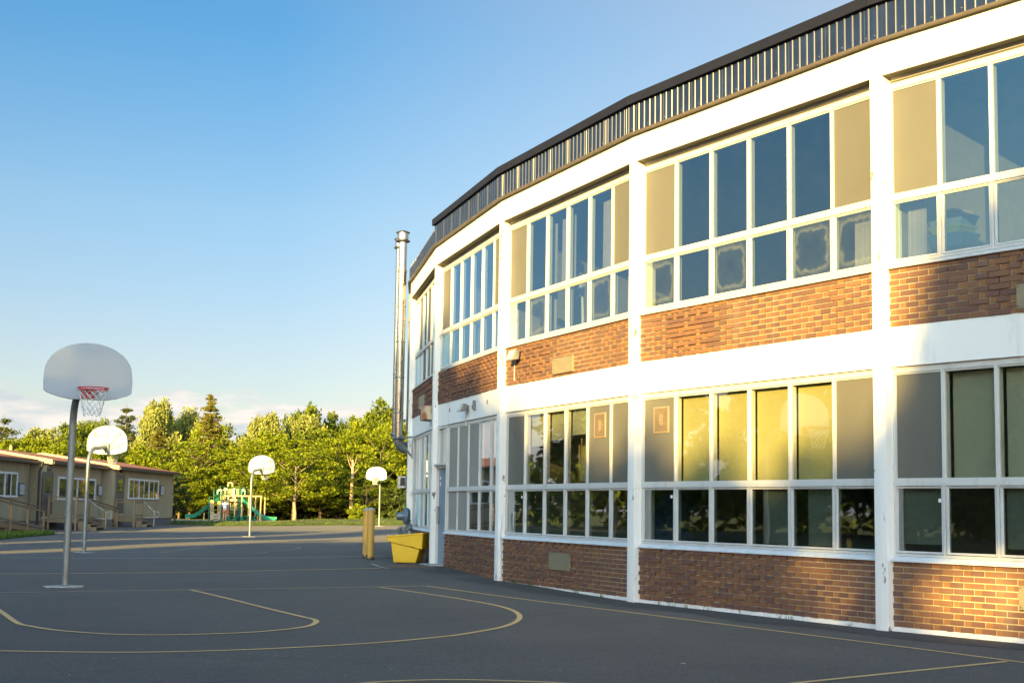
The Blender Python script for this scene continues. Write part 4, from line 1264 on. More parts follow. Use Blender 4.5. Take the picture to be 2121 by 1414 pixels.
# ================================================================== portable classrooms
def at_wall(px, py, X): p = at_x(px, py, X); return p.y, p.z
def portable(label, X, y0, y1, feats, zb=.42, ze=3.42, depth=8.2, x_rot=0.0, ridge=4.05, skirt_from=None):
    th = world_thing('portable_classroom', label, 'portable classroom', (X, (y0 + y1) / 2, 0), 'tan portable classrooms along the court')
    wl_ = MB()
    wl_.box(X - depth, X, y0, y1, zb, ze)
    # gable triangles
    for y in (y0, y1 - .1):
        wl_.extr([(X, y, ze), (X - depth, y, ze), (X - depth / 2, y, ridge - .12)], (0, .1, 0))
    y = y0 + .1
    while y < y1 - .1:
        wl_.box(X + .0, X + .022, y, y + .055, zb + .01, ze - .08); y += .20
    x = X - .2
    while x > X - depth:
        wl_.box(x, x + .055, y0 - .022, y0, zb + .01, ze + .02 + min(X - x, depth - (X - x)) / (depth / 2) * (ridge - ze) * .8); x -= .20
    wall_ = wl_.build('wall', M['siding'], th)
    MB().box(X - depth + .1, X - .04, y0 + .05, y1 - .05, -.15, zb - .002).build('skirting', M['skirt'], th)
    rf = MB()
    ov = .35
    s = (ridge - ze) / (depth / 2)
    for sg in (1, -1):
        xe = X + ov if sg > 0 else X - depth - ov
        xr = X - depth / 2
        rf.hexa([(xe, y0 - .25, ze - s * ov + .04), (xr, y0 - .25, ridge + .04), (xr, y1 + .25, ridge + .04), (xe, y1 + .25, ze - s * ov + .04),
                 (xe, y0 - .25, ze - s * ov + .10), (xr, y0 - .25, ridge + .10), (xr, y1 + .25, ridge + .10), (xe, y1 + .25, ze - s * ov + .10)])
    roof = rf.build('roof', M['roofred'], th)
    bg_ = MB()
    for yy in (y0 - .29,):
        for sg in (1, -1):
            xe = X + ov if sg > 0 else X - depth - ov
            xr = X - depth / 2
            bg_.hexa([(xe, yy, ze - s * ov - .12), (xr, yy, ridge - .12), (xr, yy + .038, ridge - .12), (xe, yy + .038, ze - s * ov - .12),
                      (xe, yy, ze - s * ov + .12), (xr, yy, ridge + .12), (xr, yy + .038, ridge + .12), (xe, yy + .038, ze - s * ov + .12)])
    bg_.build('barge_board', M['cream'], roof)
    MB().box(X + ov - .02, X + ov + .08, y0 - .2, y1 + .2, ze - s * ov - .10, ze - s * ov + .035).box(X + .03, X + ov - .03, y0, y1, ze - .14, ze - .10).build('gutter', M['fascia'], th)
    for kind, x0, ya, x1, yb_ in feats:
        Ya, za = at_wall(x0, ya, X + .03); Yb, _ = at_wall(x1, (ya + yb_) / 2, X + .03); _, z0_ = at_wall(x0, yb_, X + .03)
        if kind == 'door':
            d = MB().box(X - .02, X + .045, Ya, Yb, z0_, za).build('door', M['pdoor'], th)
            w_ = Yb - Ya; h = za - z0_
            MB().box(X + .045, X + .05, Ya + w_ * .22, Yb - w_ * .22, z0_ + h * .55, za - h * .10).build('door_window', M['glassp'], d)
            MB().box(X + .045, X + .10, Yb - w_ * .14, Yb - w_ * .04, z0_ + h * .42, z0_ + h * .44).lathe((X + .06, Yb - w_ * .1, z0_ + h * .55), [(.02, 0), (.035, .02), (.02, .05)], 8).build('door_handle', M['steel'], d)
            MB().box(X + .02, X + .06, Ya - .06, Ya, z0_, za + .06).box(X + .02, X + .06, Yb, Yb + .06, z0_, za + .06).box(X + .02, X + .06, Ya, Yb, za, za + .06).build('door_frame', M['pdoor'], d)
            MB().box(X + .02, X + .09, Ya, Yb, z0_ - .04, z0_).build('threshold', M['whitetrim'], d)
        elif kind[:3] == 'win':
            nl = int(kind[3:]); fw = .10
            fm = MB().box(X - .01, X + .07, Ya, Yb, za - fw, za).box(X - .01, X + .09, Ya, Yb, z0_, z0_ + fw).box(X - .01, X + .07, Ya, Ya + fw, z0_ + fw, za - fw).box(X - .01, X + .07, Yb - fw, Yb, z0_ + fw, za - fw)
            wn_ = (Yb - Ya) / nl
            for i in range(1, nl): fm.box(X - .01, X + .065, Ya + wn_ * i - .06, Ya + wn_ * i + .06, z0_ + fw, za - fw)
            f = fm.build('window', M['whitetrim'], th)
            s_ = MB()
            for i in range(nl): s_.box(X + .0, X + .05, Ya + wn_ * (i + .5) - .03, Ya + wn_ * (i + .5) + .03, z0_ + fw, za - fw)
            s_.build('sliding_rail', M['whitetrim'], f)
            MB().box(X + .023, X + .029, Ya + fw, Yb - fw, z0_ + fw, za - fw).build('pane', M['glassp'], f)
            c_ = MB()
            for i in range(nl):
                yy = Ya + wn_ * i + .1; n = 14
                for q in range(n): c_.box(X + .0225 - .004, X + .0229, yy + q * wn_ * .045, yy + q * wn_ * .045 + wn_ * .03, z0_ + fw, za - fw)
            c_.build('drape', M['curtaing'], f)
        elif kind == 'vent':
            v_ = MB().box(X + .02, X + .10, Ya, Yb, z0_, za).build('vent', M['pdoor'], th)
            sl = MB(); n = 9
            for i in range(n):
                z = z0_ + .05 + (za - z0_ - .1) * i / n; hh_ = (za - z0_ - .1) / n * .5
                sl.hexa([(X + .101, Ya + .06, z), (X + .101, Yb - .06, z), (X + .135, Yb - .06, z - .015), (X + .135, Ya + .06, z - .015), (X + .101, Ya + .06, z + hh_), (X + .101, Yb - .06, z + hh_), (X + .135, Yb - .06, z + hh_ - .015), (X + .135, Ya + .06, z + hh_ - .015)])
            sl.build('slat', M['whitetrim'], v_)
        elif kind == 'lamp':
            MB().box(X + .02, X + .16, Ya, Yb, z0_, za).build('wall_light', M['dark'], th, bevel=.02)
        elif kind == 'pipe':
            MB().tube([(X + .3, Ya, ze - .08), (X + .12, Ya + .1, ze - .55), (X + .10, Ya + .1, .15)], .06, 8).build('downspout', M['fascia'], th)
    return th
M['glassp'] = simple('portable_glass', (.035, .045, .045), .04, 0, .2, 2, spec=1.0)
M['curtaing'] = simple('grey_drape', (.16, .21, .19), .8)
portable('nearest tan portable classroom, its window cut by the left edge of the picture', -24.0, 57.0, 71.2,
         [('win3', -45, 972, 35.6, 1028), ('vent', 37.7, 999, 47.5, 1025)])
portable('middle tan portable classroom with a door, a wooden deck and a long ramp', -23.35, 71.9, 81.3,
         [('door', 90, 979, 107, 1070), ('win2', 121, 986.5, 197, 1035), ('vent', 201.5, 1003.5, 208.5, 1025.5), ('lamp', 98, 965, 103, 974), ('pipe', 78, 960, 82, 1080)])
portable('farthest tan portable classroom at the end of the row, beside the lawn', -22.75, 82.0, 96.5,
         [('door', 241.5, 984, 255.5, 1064), ('win3', 267, 990, 328, 1033), ('vent', 331, 1004, 337, 1025), ('lamp', 248.5, 971, 253, 978)])

def rails(mb, P, posts=(), h=1.05, low=True, pw=.09):
    """hand rail along points P (deck level)"""
    for a, b in zip(P, P[1:]):
        a, b = Vector(a), Vector(b)
        mb.bar(a + Vector((0, 0, h)), b + Vector((0, 0, h)), .10, .05)
        mb.bar(a + Vector((0, 0, h - .16)), b + Vector((0, 0, h - .16)), .035, .09)
        if low: mb.bar(a + Vector((0, 0, .14)), b + Vector((0, 0, .14)), .035, .09)
# decks: X from the wall to Xd
def deck(name, label, X, Xd, y0, y1, zt, rail_spec, steps=None, ramp=None):
    th = world_thing(name, label, 'deck', (Xd, y0, 0))
    d = MB(); x = X + .03
    while x < Xd: d.box(x, x + .13, y0, y1, zt - .04, zt); x += .14
    d.box(Xd - .01, Xd + .03, y0, y1, zt - .22, zt - .041).box(X + .05, Xd, y0 - .03, y0 + .01, zt - .22, zt - .041).box(X + .05, Xd, y1 - .01, y1 + .03, zt - .22, zt - .041)
    d.build('deck_boards', M['wood'], th)
    p = MB()
    for y in rail_spec: MB().box(Xd - .10, Xd - .01, y - .045, y + .045, -.1, zt + 1.1).build('post', M['woodlit'], th)
    MB().box(X + .1, X + .19, y0 + .02, y0 + .11, -.1, zt + 1.1).build('post', M['woodlit'], th)
    r_ = MB(); rails(r_, [(Xd - .055, y0, zt), (Xd - .055, rail_spec[-1], zt)])
    rails(r_, [(X + .15, y0 + .06, zt), (Xd - .055, y0 + .06, zt)])
    r_.build('rail', M['wood'], th)
    if steps:
        s = MB(); (ya, yb_), n = steps
        for i in range(n):
            z = zt - (i + 1) * zt / (n + 1)
            s.box(Xd + .04 + i * .30, Xd + .36 + i * .30, ya, yb_, z - .05, z)
            s.box(Xd + .04 + i * .30, Xd + .36 + i * .30, ya - .02, ya + .02, -.05, z - .051)
            s.box(Xd + .04 + i * .30, Xd + .36 + i * .30, yb_ - .02, yb_ + .02, -.05, z - .051)
        s.build('step', M['wood'], th)
        hr = MB(); xe = Xd + .1 + n * .30
        a = Vector((Xd + .02, yb_ + .05, zt + .98)); b = Vector((xe, yb_ + .05, .88))
        hr.bar(a, b, .045).bar(b, b + Vector((.30, 0, 0)), .045).bar(b + Vector((.28, 0, 0)), b + Vector((.28, 0, -.33)), .045).bar(b + Vector((.30, 0, -.33)), b + Vector((-.5, 0, -.33)), .045).bar(b, b + Vector((0, 0, -.95)), .05)
        hr.build('handrail', M['galv'], th)
    return th
def ramp(label, Xa, Xb, y0, y1, z0, z1, nposts, mt='wood'):
    th = world_thing('wheelchair_ramp', label, 'ramp', (Xb, y1, 0))
    n = 30; d = MB()
    for i in range(n):
        ya, yb_ = y0 + (y1 - y0) * i / n, y0 + (y1 - y0) * (i + .93) / n
        za, zb_ = z0 + (z1 - z0) * i / n, z0 + (z1 - z0) * (i + .93) / n
        d.hexa([(Xa, ya, za - .04), (Xb, ya, za - .04), (Xb, yb_, zb_ - .04), (Xa, yb_, zb_ - .04), (Xa, ya, za), (Xb, ya, za), (Xb, yb_, zb_), (Xa, yb_, zb_)])
    d.hexa([(Xb + .001, y0, z0 - .30), (Xb + .04, y0, z0 - .30), (Xb + .04, y1, z1 - .12), (Xb + .001, y1, z1 - .12), (Xb + .001, y0, z0 + .02), (Xb + .04, y0, z0 + .02), (Xb + .04, y1, z1 + .03), (Xb + .001, y1, z1 + .03)])
    d.build('ramp_boards', M[mt], th)
    p = MB()
    for i in range(nposts):
        t = i / (nposts - 1); y = y0 + (y1 - y0) * t; z = z0 + (z1 - z0) * t
        for x in (Xb + .09,): MB().box(x - .045, x + .045, y - .045, y + .045, -.1, z + 1.08).build('post', M['woodlit'], th)
    r_ = MB()
    for x in (Xb + .09,): rails(r_, [(x, y0, z0), (x, y1, z1)])
    r_.build('rail', M['wood'], th)
    return th
Yd = lambda px, X: at_x(px, 1030, X).y
deck('wooden_deck', 'small wooden porch with steps at the farthest portable classroom', -22.75, -21.5, 82.1, 83.9, .52, [82.1, 83.9], ((82.3, 83.7), 2))
deck('wooden_deck', 'wooden deck with steps in front of the middle portable classroom', -23.35, -21.75, 71.95, 73.9, .56, [71.95, 73.9], ((72.1, 73.5), 3))
ramp('wooden ramp sloping down right from the middle portable classroom', -22.9, -21.9, 74.2, Yd(241, -21.9), .50, .02, 3)
ramp('wooden ramp sloping down right from the nearest portable classroom', -23.4, -22.2, Yd(-60, -22.2), Yd(89, -22.2), .75, .03, 5, 'woodlit')
o = MB()
st = on_ground(8, 1104)
o.box(st.x - 1.2, st.x + .1, st.y, st.y + .35, -.1, .17).box(st.x - 1.2, st.x + .0, st.y + .35, st.y + .7, -.1, .34)
o = o.build('wooden_step', M['wood']); tag(o, 'low wooden steps at the left edge of the picture by the ramp', 'steps')

# ================================================================== playground
YP = 108.5
def pg(zx, zy, dy=0.0): return at_y(360 + zx / 8.157, 970 + zy / 8.157, YP + dy)
c0 = pg(1000, 875)
zg = lawn_z(c0.x, YP) + .01
pl = world_thing('playground_structure', 'green and cream climbing structure with two green slides in front of the trees', 'playground', (c0.x, YP, zg))
def post(mb, zx, ztop, dy=0, r=.055, zb=None):
    a = pg(zx, ztop, dy); mb.tube([(a.x, a.y, zg - .15 if zb is None else pg(zx, zb, dy).z), (a.x, a.y, a.z)], r, 8)
gp_ = [(603, 480, 0), (680, 345, .9), (790, 290, 2.2), (770, 345, 1.2), (820, 355, 0), (855, 300, 2.2), (885, 360, 1.2), (915, 300, 0), (983, 305, 2.2), (1045, 350, 1.2), (1053, 305, 2.2), (1113, 305, 0), (1135, 350, 0), (1183, 305, 2.2), (808, 560, 0)]
for zx, zt, dy in gp_:
    m_ = MB(); post(m_, zx, zt, dy); m_.build('post', M['pgreen'], pl)
for zx, zt, zb, dy in ((925, 470, 875, -.6), (1037, 475, 840, -.6), (1152, 475, 840, -.6), (1270, 475, 840, -.6), (1384, 475, 840, .5), (1473, 470, 892, -.6), (1542, 480, 840, .8), (1415, 790, 885, .2), (1160, 500, 860, .4)):
    m_ = MB(); a = pg(zx, zt, dy); b = pg(zx, zb, dy); m_.tube([(a.x, a.y, max(b.z, zg - .1)), (a.x, a.y, a.z)], .045, 8); m_.build('hanging_pole', M['pyellow'], pl)
MB().tube([pg(880, 462, -.6), pg(1490, 468, -.6)], .05, 8).tube([pg(1130, 462, .8), pg(1555, 470, .8)], .045, 8).tube([pg(1473, 468, -.6), pg(1545, 470, .8)], .045, 8).tube([pg(880, 462, -.6), pg(850, 440, .5)], .045, 8).build('overhead_beam', M['pyellow'], pl)
for zx in (922, 1035, 1147, 1262, 1370):
    a = pg(zx, 830, -.6 if zx < 1300 else .5)
    MB().lathe((a.x, a.y, zg + .06), [(.08, -.1), (.10, 0), (.15, .10), (.17, .22), (.27, .25), (.29, .30), (.05, .31)], 12).build('stepping_pod', M['slide'], pl, True)
# slides: left curves down to the left, right goes down right
def slide(path, wd, name='slide'):
    m_ = MB(); vs = []; n = len(path)
    for p in path:
        p = Vector(p)
        for dx, dz in ((-wd, .22), (-wd * .8, .0), (wd * .8, .0), (wd, .22), (wd * 1.05, .22), (wd * .85, -.06), (-wd * .85, -.06), (-wd * 1.05, .22)):
            vs.append(p + Vector((0, dx, dz)))
    fs = []
    for i in range(n - 1):
        for k in range(8): fs.append((i * 8 + k, i * 8 + (k + 1) % 8, (i + 1) * 8 + (k + 1) % 8, (i + 1) * 8 + k))
    fs += [tuple(range(8)), tuple(range((n - 1) * 8 + 7, (n - 1) * 8 - 1, -1))]
    m_.add(vs, fs); m_.build(name, M['slide'], pl, True)
slide([pg(770, 525, 1.2), pg(700, 565, 1.0), pg(620, 635, .6), pg(540, 685, .2), pg(470, 735, 0), pg(400, 790, -.2), pg(350, 812, -.2), pg(290, 818, -.2), pg(205, 815, -.2)], .33)
slide([pg(1165, 530, .4), pg(1230, 590, .3), pg(1310, 670, .2), pg(1400, 755, .1), pg(1480, 820, 0), pg(1540, 850, 0), pg(1640, 862, 0), pg(1725, 865, 0)], .36)
for zx, zt, zb in ((213, 825, 868), (272, 822, 868), (513, 745, 872)):
    m_ = MB(); a = pg(zx, zt, -.2); m_.tube([(a.x, a.y, zg - .1), (a.x, a.y, a.z)], .04, 6); m_.build('slide_leg', M['pyellow'], pl)
# hoods over the slides
for zx0, zx1, z0_, z1_, dy in ((740, 850, 345, 430, 1.2), (1148, 1228, 340, 445, .4)):
    a, b = pg(zx0, z1_, dy), pg(zx1, z0_, dy)
    w_ = b.x - a.x
    MB().extr([(a.x, a.y - .4, a.z), (a.x + .02, a.y - .4, a.z + (b.z - a.z) * .75), (a.x + w_ * .3, a.y - .4, b.z), (a.x + w_ * .7, a.y - .4, b.z), (b.x, a.y - .4, a.z + (b.z - a.z) * .7), (b.x, a.y - .4, a.z), (b.x - w_ * .25, a.y - .4, a.z), (b.x - w_ * .25, a.y - .4, a.z + (b.z - a.z) * .55), (a.x + w_ * .3, a.y - .4, a.z + (b.z - a.z) * .55), (a.x + w_ * .25, a.y - .4, a.z)], (0, .8, 0)).build('slide_hood', M['slidedark'], pl)
def panel(x0, x1, z0_, z1_, dy, mt, name='panel', round_=.25):
    a, b = pg(x0, z1_, dy), pg(x1, z0_, dy); w_ = b.x - a.x; h = b.z - a.z
    pts = [(a.x, a.z), (b.x, a.z), (b.x, b.z - w_ * round_), (b.x - w_ * .2, b.z - w_ * .05), (b.x - w_ * .5, b.z), (a.x + w_ * .2, b.z - w_ * .05), (a.x, b.z - w_ * round_)]
    MB().extr([(x, a.y, z) for x, z in pts][::-1], (0, .05, 0)).build(name, M[mt], pl)
panel(848, 905, 325, 435, 1.2, 'pyellow'); panel(985, 1040, 330, 490, 1.2, 'pmauve'); panel(612, 795, 760, 868, 0, 'ptan', round_=.05)
panel(950, 1060, 490, 560, .2, 'pyellow'); panel(1065, 1110, 500, 600, .2, 'pdark', round_=0)
MB().box(pg(668, 800).x, pg(745, 800).x, YP - .02, YP - .001, pg(700, 803).z, pg(700, 790).z).box(pg(668, 800).x, pg(745, 800).x, YP - .02, YP - .001, pg(700, 855).z, pg(700, 842).z).build('panel_slot', M['pdark'], pl)
def barset(x0, x1, z0_, z1_, dy, n):
    m_ = MB()
    for i in range(n):
        x = x0 + (x1 - x0) * i / (n - 1); m_.tube([pg(x, z0_ + (8 if i in (0, n - 1) else 0), dy), pg(x, z1_, dy)], .022, 6)
    m_.tube([pg(x0, z0_ + 8, dy), pg((x0 + x1) / 2, z0_, dy), pg(x1, z0_ + 8, dy)], .025, 6).tube([pg(x0, z1_, dy), pg(x1, z1_, dy)], .025, 6)
    m_.build('bar_panel', M['pyellow'], pl)
barset(618, 675, 535, 755, 0, 4); barset(745, 803, 550, 755, 0, 4); barset(930, 982, 345, 440, 1.2, 5); barset(1055, 1105, 345, 440, 1.2, 5); barset(955, 1060, 545, 700, .2, 7); barset(795, 870, 355, 520, 1.0, 5); barset(880, 930, 470, 560, .6, 3)
ar = MB(); P = [pg(918, 300, .6)]
for i in range(9):
    q = math.pi * i / 8; P.append(pg(955 - 37 * math.cos(q), 268 - 32 * math.sin(q), .6))
P.append(pg(992, 300, .6)); ar.tube(P, .06, 8); ar.build('arch_handle', M['pyellow'], pl, True)
a, b = pg(790, 545, 0), pg(1120, 545, 0)
MB().box(a.x, b.x, YP - .1, YP + 2.3, a.z - .06, a.z).box(pg(935, 700).x, pg(1110, 700).x, YP - .05, YP + 1.6, pg(935, 712).z, pg(935, 700).z).build('platform', M['pdark'], pl)
MB().box(pg(1048, 700).x, pg(1098, 700).x, YP + .1, YP + .16, zg, pg(1048, 705).z).build('climbing_wall', M['pdark'], pl)
MB().tube([pg(690, 455, .9), pg(760, 438, 1.0), pg(830, 432, .6), pg(960, 440, .5)], .03, 6).tube([pg(690, 475, .9), pg(760, 455, 1.0)], .03, 6).build('tube_rail', M['pgreen'], pl, True)

# person standing at the structure, seen from behind
def person(label, feet, h, seed, shirt, shorts, hair):
    """continuous skinned body; clothes and hair are shells on top"""
    root = world_thing('person', label, 'person', feet)
    def skin(name, joints, edges, mat, sub=2):
        me = bpy.data.meshes.new(name)
        me.from_pydata([(x * h, y * h, z * h) for x, y, z, r_ in joints], edges, [])
        o = bpy.data.objects.new(name, me); col.objects.link(o); o.parent = root
        me.materials.append(mat)
        s = o.modifiers.new('skin', 'SKIN'); s.use_smooth_shade = True
        for i, (x, y, z, r_) in enumerate(joints):
            sv = me.skin_vertices[0].data[i]; sv.radius = (r_ * h, r_ * h)
            sv.use_root = i == 0
        ss = o.modifiers.new('sub', 'SUBSURF'); ss.levels = 1; ss.render_levels = sub
        return o
    J = [(0, 0, .53, .075), (0, 0, .62, .070), (0, .005, .72, .080), (0, 0, .80, .078), (0, 0, .845, .035), (0, -.005, .875, .045), (0, -.005, .925, .058), (0, 0, .97, .045),
         (-.05, 0, .49, .060), (-.052, .005, .28, .038), (-.05, .0, .15, .036), (-.05, 0, .035, .024), (-.055, .05, .012, .020),
         (.05, 0, .49, .060), (.048, .005, .28, .038), (.055, .0, .15, .036), (.055, 0, .035, .024), (.06, .05, .012, .020),
         (-.10, 0, .795, .040), (-.135, .01, .65, .028), (-.10, .10, .60, .022), (-.06, .15, .63, .016),
         (.10, 0, .795, .040), (.135, .01, .65, .028), (.10, .10, .60, .022), (.06, .15, .63, .016)]
    E_ = [(0, 1), (1, 2), (2, 3), (3, 4), (4, 5), (5, 6), (6, 7), (0, 8), (8, 9), (9, 10), (10, 11), (11, 12), (0, 13), (13, 14), (14, 15), (15, 16), (16, 17), (3, 18), (18, 19), (19, 20), (20, 21), (3, 22), (22, 23), (23, 24), (24, 25)]
    for sx in (-.06, .06):   # fingers
        for k in range(5):
            b = len(J); dx = (k - 2) * .007
            J.append((sx + dx - (.0), .165, .645, .006)); J.append((sx + dx * 1.4, .185, .655 - abs(k - 2) * .003, .005))
            E_ += [(21 if sx < 0 else 25, b), (b, b + 1)]
    skin('body', J, E_, M['skin'])
    skin('shirt', [(0, 0, .50, .100), (0, 0, .60, .092), (0, .0, .70, .095), (0, 0, .79, .090), (-.11, 0, .79, .052), (-.142, .01, .71, .045), (.11, 0, .79, .052), (.142, .01, .71, .045), (0, 0, .83, .05)],
         [(0, 1), (1, 2), (2, 3), (3, 4), (4, 5), (3, 6), (6, 7), (3, 8)], M[shirt])
    skin('shorts', [(0, 0, .53, .088), (-.050, 0, .47, .070), (-.056, .0, .385, .066), (-.056, .0, .355, .066), (.050, 0, .47, .070), (.056, 0, .385, .066), (.056, 0, .355, .066)], [(0, 1), (1, 2), (2, 3), (0, 4), (4, 5), (5, 6)], M[shorts])
    skin('hair', [(0, -.012, .935, .070), (0, -.01, .980, .056), (0.01, -.02, 1.035, .040), (0, -.035, .885, .052)], [(0, 1), (1, 2), (0, 3)], M[hair])
    mf = MB()
    mf.box(-.018 * h, -.012 * h, .048 * h, .054 * h, .925 * h, .93 * h).box(.012 * h, .018 * h, .048 * h, .054 * h, .925 * h, .93 * h).box(-.008 * h, .008 * h, .05 * h, .062 * h, .905 * h, .912 * h)
    o = mf.build('face_features', M['hair'], None, off=(0, 0, 0)); o.parent = root
    return root
fp = pg(858, 870, -.9)
person('person in white shirt and coral shorts standing with their back turned at the playground', (fp.x, fp.y, zg + .0), 1.66, 1, 'shirt', 'shorts', 'hair')
fp = pg(1128, 690, .8)
M['mauve'] = simple('mauve_shirt', (.28, .20, .30), .8)
person('child in a mauve top half hidden behind the posts under the right slide hood', (fp.x, YP + .8, zg + .0), 1.32, 2, 'mauve', 'shorts', 'hair')

# ================================================================== vegetation
def leaves(P, size, seed, flat=.0, up=.3, asp=.62):
    """one diamond-shaped leaf cluster per point"""
    r_ = np.random.default_rng(seed); N = len(P)
    n = r_.normal(size=(N, 3)); n[:, 2] += up * 2; n /= np.linalg.norm(n, axis=1)[:, None]
    a = r_.normal(size=(N, 3)); a -= n * (a * n).sum(1)[:, None]; a /= np.linalg.norm(a, axis=1)[:, None]
    b = np.cross(n, a)
    s = size * r_.uniform(.55, 1.35, N)[:, None]
    v = np.empty((N, 4, 3)); v[:, 0] = P + a * s; v[:, 1] = P + b * s * asp + n * s * .12; v[:, 2] = P - a * s; v[:, 3] = P - b * s * asp + n * s * .12
    return v.reshape(-1, 3)
def leaf_mesh(name, verts, mat):
    n = len(verts) // 4
    me = bpy.data.meshes.new(name)
    me.vertices.add(4 * n); me.vertices.foreach_set('co', verts.astype(np.float32).ravel())
    me.loops.add(4 * n); me.loops.foreach_set('vertex_index', np.arange(4 * n, dtype=np.int32))
    me.polygons.add(n); me.polygons.foreach_set('loop_start', np.arange(0, 4 * n, 4, dtype=np.int32)); me.polygons.foreach_set('loop_total', np.full(n, 4, dtype=np.int32))
    me.materials.append(mat); me.update(); me.validate()
    return me
def lobes_points(lobes, dens, r_, shell=.55):
    out_ = []
    for cx_, cy_, cz_, rx, ry, rz in lobes:
        n = max(8, int(dens * rx * rz * 4))
        d = r_.normal(size=(n, 3)); d /= np.linalg.norm(d, axis=1)[:, None]
        rad = shell + (1 - shell) * r_.random(n) ** .7
        rad *= 1 + .16 * r_.normal(size=n)
        out_.append(np.array([cx_, cy_, cz_]) + d * rad[:, None] * np.array([rx, ry, rz]))
    return np.concatenate(out_)
def tree_proto(kind, seed):
    """unit tree: height 1, returns crown verts and trunk MB (both unit scale, crown radius about as asked)"""
    r_ = np.random.default_rng(seed); rn = random.Random(seed)
    tk = MB(); lobes = []
    if kind in ('round', 'maple', 'locust'):
        wid = {'round': .34, 'maple': .36, 'locust': .46}[kind]
        bot = {'round': .10, 'maple': .16, 'locust': .30 if seed == 27 else .22}[kind]
        n = {'round': 60, 'maple': 74, 'locust': 66}[kind]
        for i in range(n):
            z = bot + (1 - bot - .06) * ((i + .5) / n) + rn.uniform(-.03, .03)
            t = (z - bot) / (1 - bot)
            env = wid * (max(.02, math.sin(math.pi * min(1, t * .80 + .16))) ** .55)
            q = i * 2.4 + rn.uniform(-.5, .5); rad = env * math.sqrt(rn.uniform(.05, .85))
            s = rn.uniform(.065, .13) * (1.1 - .35 * t)
            fl = {'round': .8, 'maple': .95, 'locust': .42}[kind]
            lobes.append((rad * math.cos(q), rad * math.sin(q), z, s, s, s * fl))
        P = lobes_points(lobes, {'round': 7400, 'maple': 7000, 'locust': 7600}[kind], r_, .35)
        tk.tube([(0, 0, -.03), (.004, 0, .1), (-.006, .004, .25), (.004, -.004, .45), (0, 0, .72)], [.022, .018, .015, .011, .004], 8)
        for i in range(0, n, 3):
            x, y, z, s, *_ = lobes[i]
            zb = max(.26 if seed == 27 else .14, z - .16 - rn.uniform(0, .1))
            tk.tube([(0, 0, zb), (x * .45, y * .45, zb + (z - zb) * .4), (x, y, z)], [.0055, .0035, .001], 5)
        size = {'round': .0185, 'maple': .0175, 'locust': .0150}[kind]
        return leaves(P, size, seed, up={'round': .2, 'maple': .1, 'locust': .6}[kind]), tk
    if kind in ('spruce', 'pine'):
        P = []
        nl = 34 if kind == 'spruce' else 26
        for i in range(nl):
            t = i / nl; z = .07 + .91 * t
            L_ = (.20 if kind == 'spruce' else .20) * (1 - t) ** (.80 if kind == 'spruce' else .5) * rn.uniform(.8, 1.15) + .012; z += rn.uniform(-.012, .012)
            nb = 9 if kind == 'spruce' else 7
            for j in range(nb):
                if rn.random() < (.16 if kind == 'spruce' else .22): continue
                zj = z + rn.uniform(-.02, .02)
                q = j / nb * 2 * math.pi + i * .7 + rn.uniform(-.2, .2); L2 = L_ * rn.uniform(.45, 1.3)
                droop = -.10 if kind == 'spruce' else .12
                m_ = int(34 if kind == 'spruce' else 46)
                s = r_.random(m_) ** .7
                if kind == 'pine': s = .35 + .65 * s
                pts = np.stack([np.cos(q) * L2 * s, np.sin(q) * L2 * s, zj + droop * L2 * s + .05 * L2 * s * s * (3 if kind == 'spruce' else 1)], 1)
                sp = .20 if kind == 'spruce' else .26
                pts += r_.normal(size=(m_, 3)) * np.array([sp, sp, sp * .45]) * L2 * (.35 + s[:, None] * .5)
                P.append(pts)
                tk.tube([(0, 0, z), (math.cos(q) * L2, math.sin(q) * L2, z + droop * L2 + .04 * L2)], [.004, .001], 4)
        tk.tube([(0, 0, -.03), (0, 0, .5), (0, 0, 1.0)], [.02, .013, .002], 8)
        return leaves(np.concatenate(P), .0125 if kind == 'spruce' else .013, seed, up=.1, asp=.4), tk
    if kind == 'shrub':
        for i in range(34):
            q = i * 2.4; rad = .5 * math.sqrt(rn.random()); z = rn.uniform(.12, .86) * (1 - rad * rad * 1.3)
            s = rn.uniform(.10, .20); lobes.append((rad * math.cos(q), rad * math.sin(q), max(z, .1), s, s, s * .85))
        P = lobes_points(lobes, 1300, r_, .3)
        for i in range(0, 34, 4):
            x, y, z, *_ = lobes[i]; tk.tube([(0, 0, -.03), (x * .5, y * .5, z * .5), (x, y, z)], [.02, .012, .004], 5)
        return leaves(P, .045, seed, up=.2), tk
PROTO = {}
def proto(kind, seed, mat):
    key = (kind, seed, mat)
    if key not in PROTO:
        vs, tk = tree_proto(kind, seed)
        me = leaf_mesh('crown', vs, M[mat])
        tm = bpy.data.meshes.new('trunk'); tm.from_pydata(tk.v, [], tk.f); tm.materials.append(M['barkpale' if seed == 27 else 'bark'])
        rr_ = np.hypot(vs[:, 0], vs[:, 1]); me['nat'] = float(2 * np.percentile(rr_, 96)); me['top'] = float(np.percentile(vs[:, 2], 99.7))
        tm.polygons.foreach_set('use_smooth', [True] * len(tm.polygons)); tm.update()
        PROTO[key] = (me, tm)
    return PROTO[key]
def plant(name, label, cat, kind, seed, mat, x, y, z, h, wd, group=None, rz=None):
    """wd: width factor relative to the prototype's own proportions"""
    me, tm = proto(kind, seed, mat)
    root = thing(name, label, cat, (x, y, z), random.uniform(0, 6.28) if rz is None else rz, group)
    for nm, m_ in (('crown', me), ('trunk', tm)):
        o = bpy.data.objects.new(nm, m_); col.objects.link(o); o.parent = root
        o.scale = (h * wd, h * wd, h)
    return root
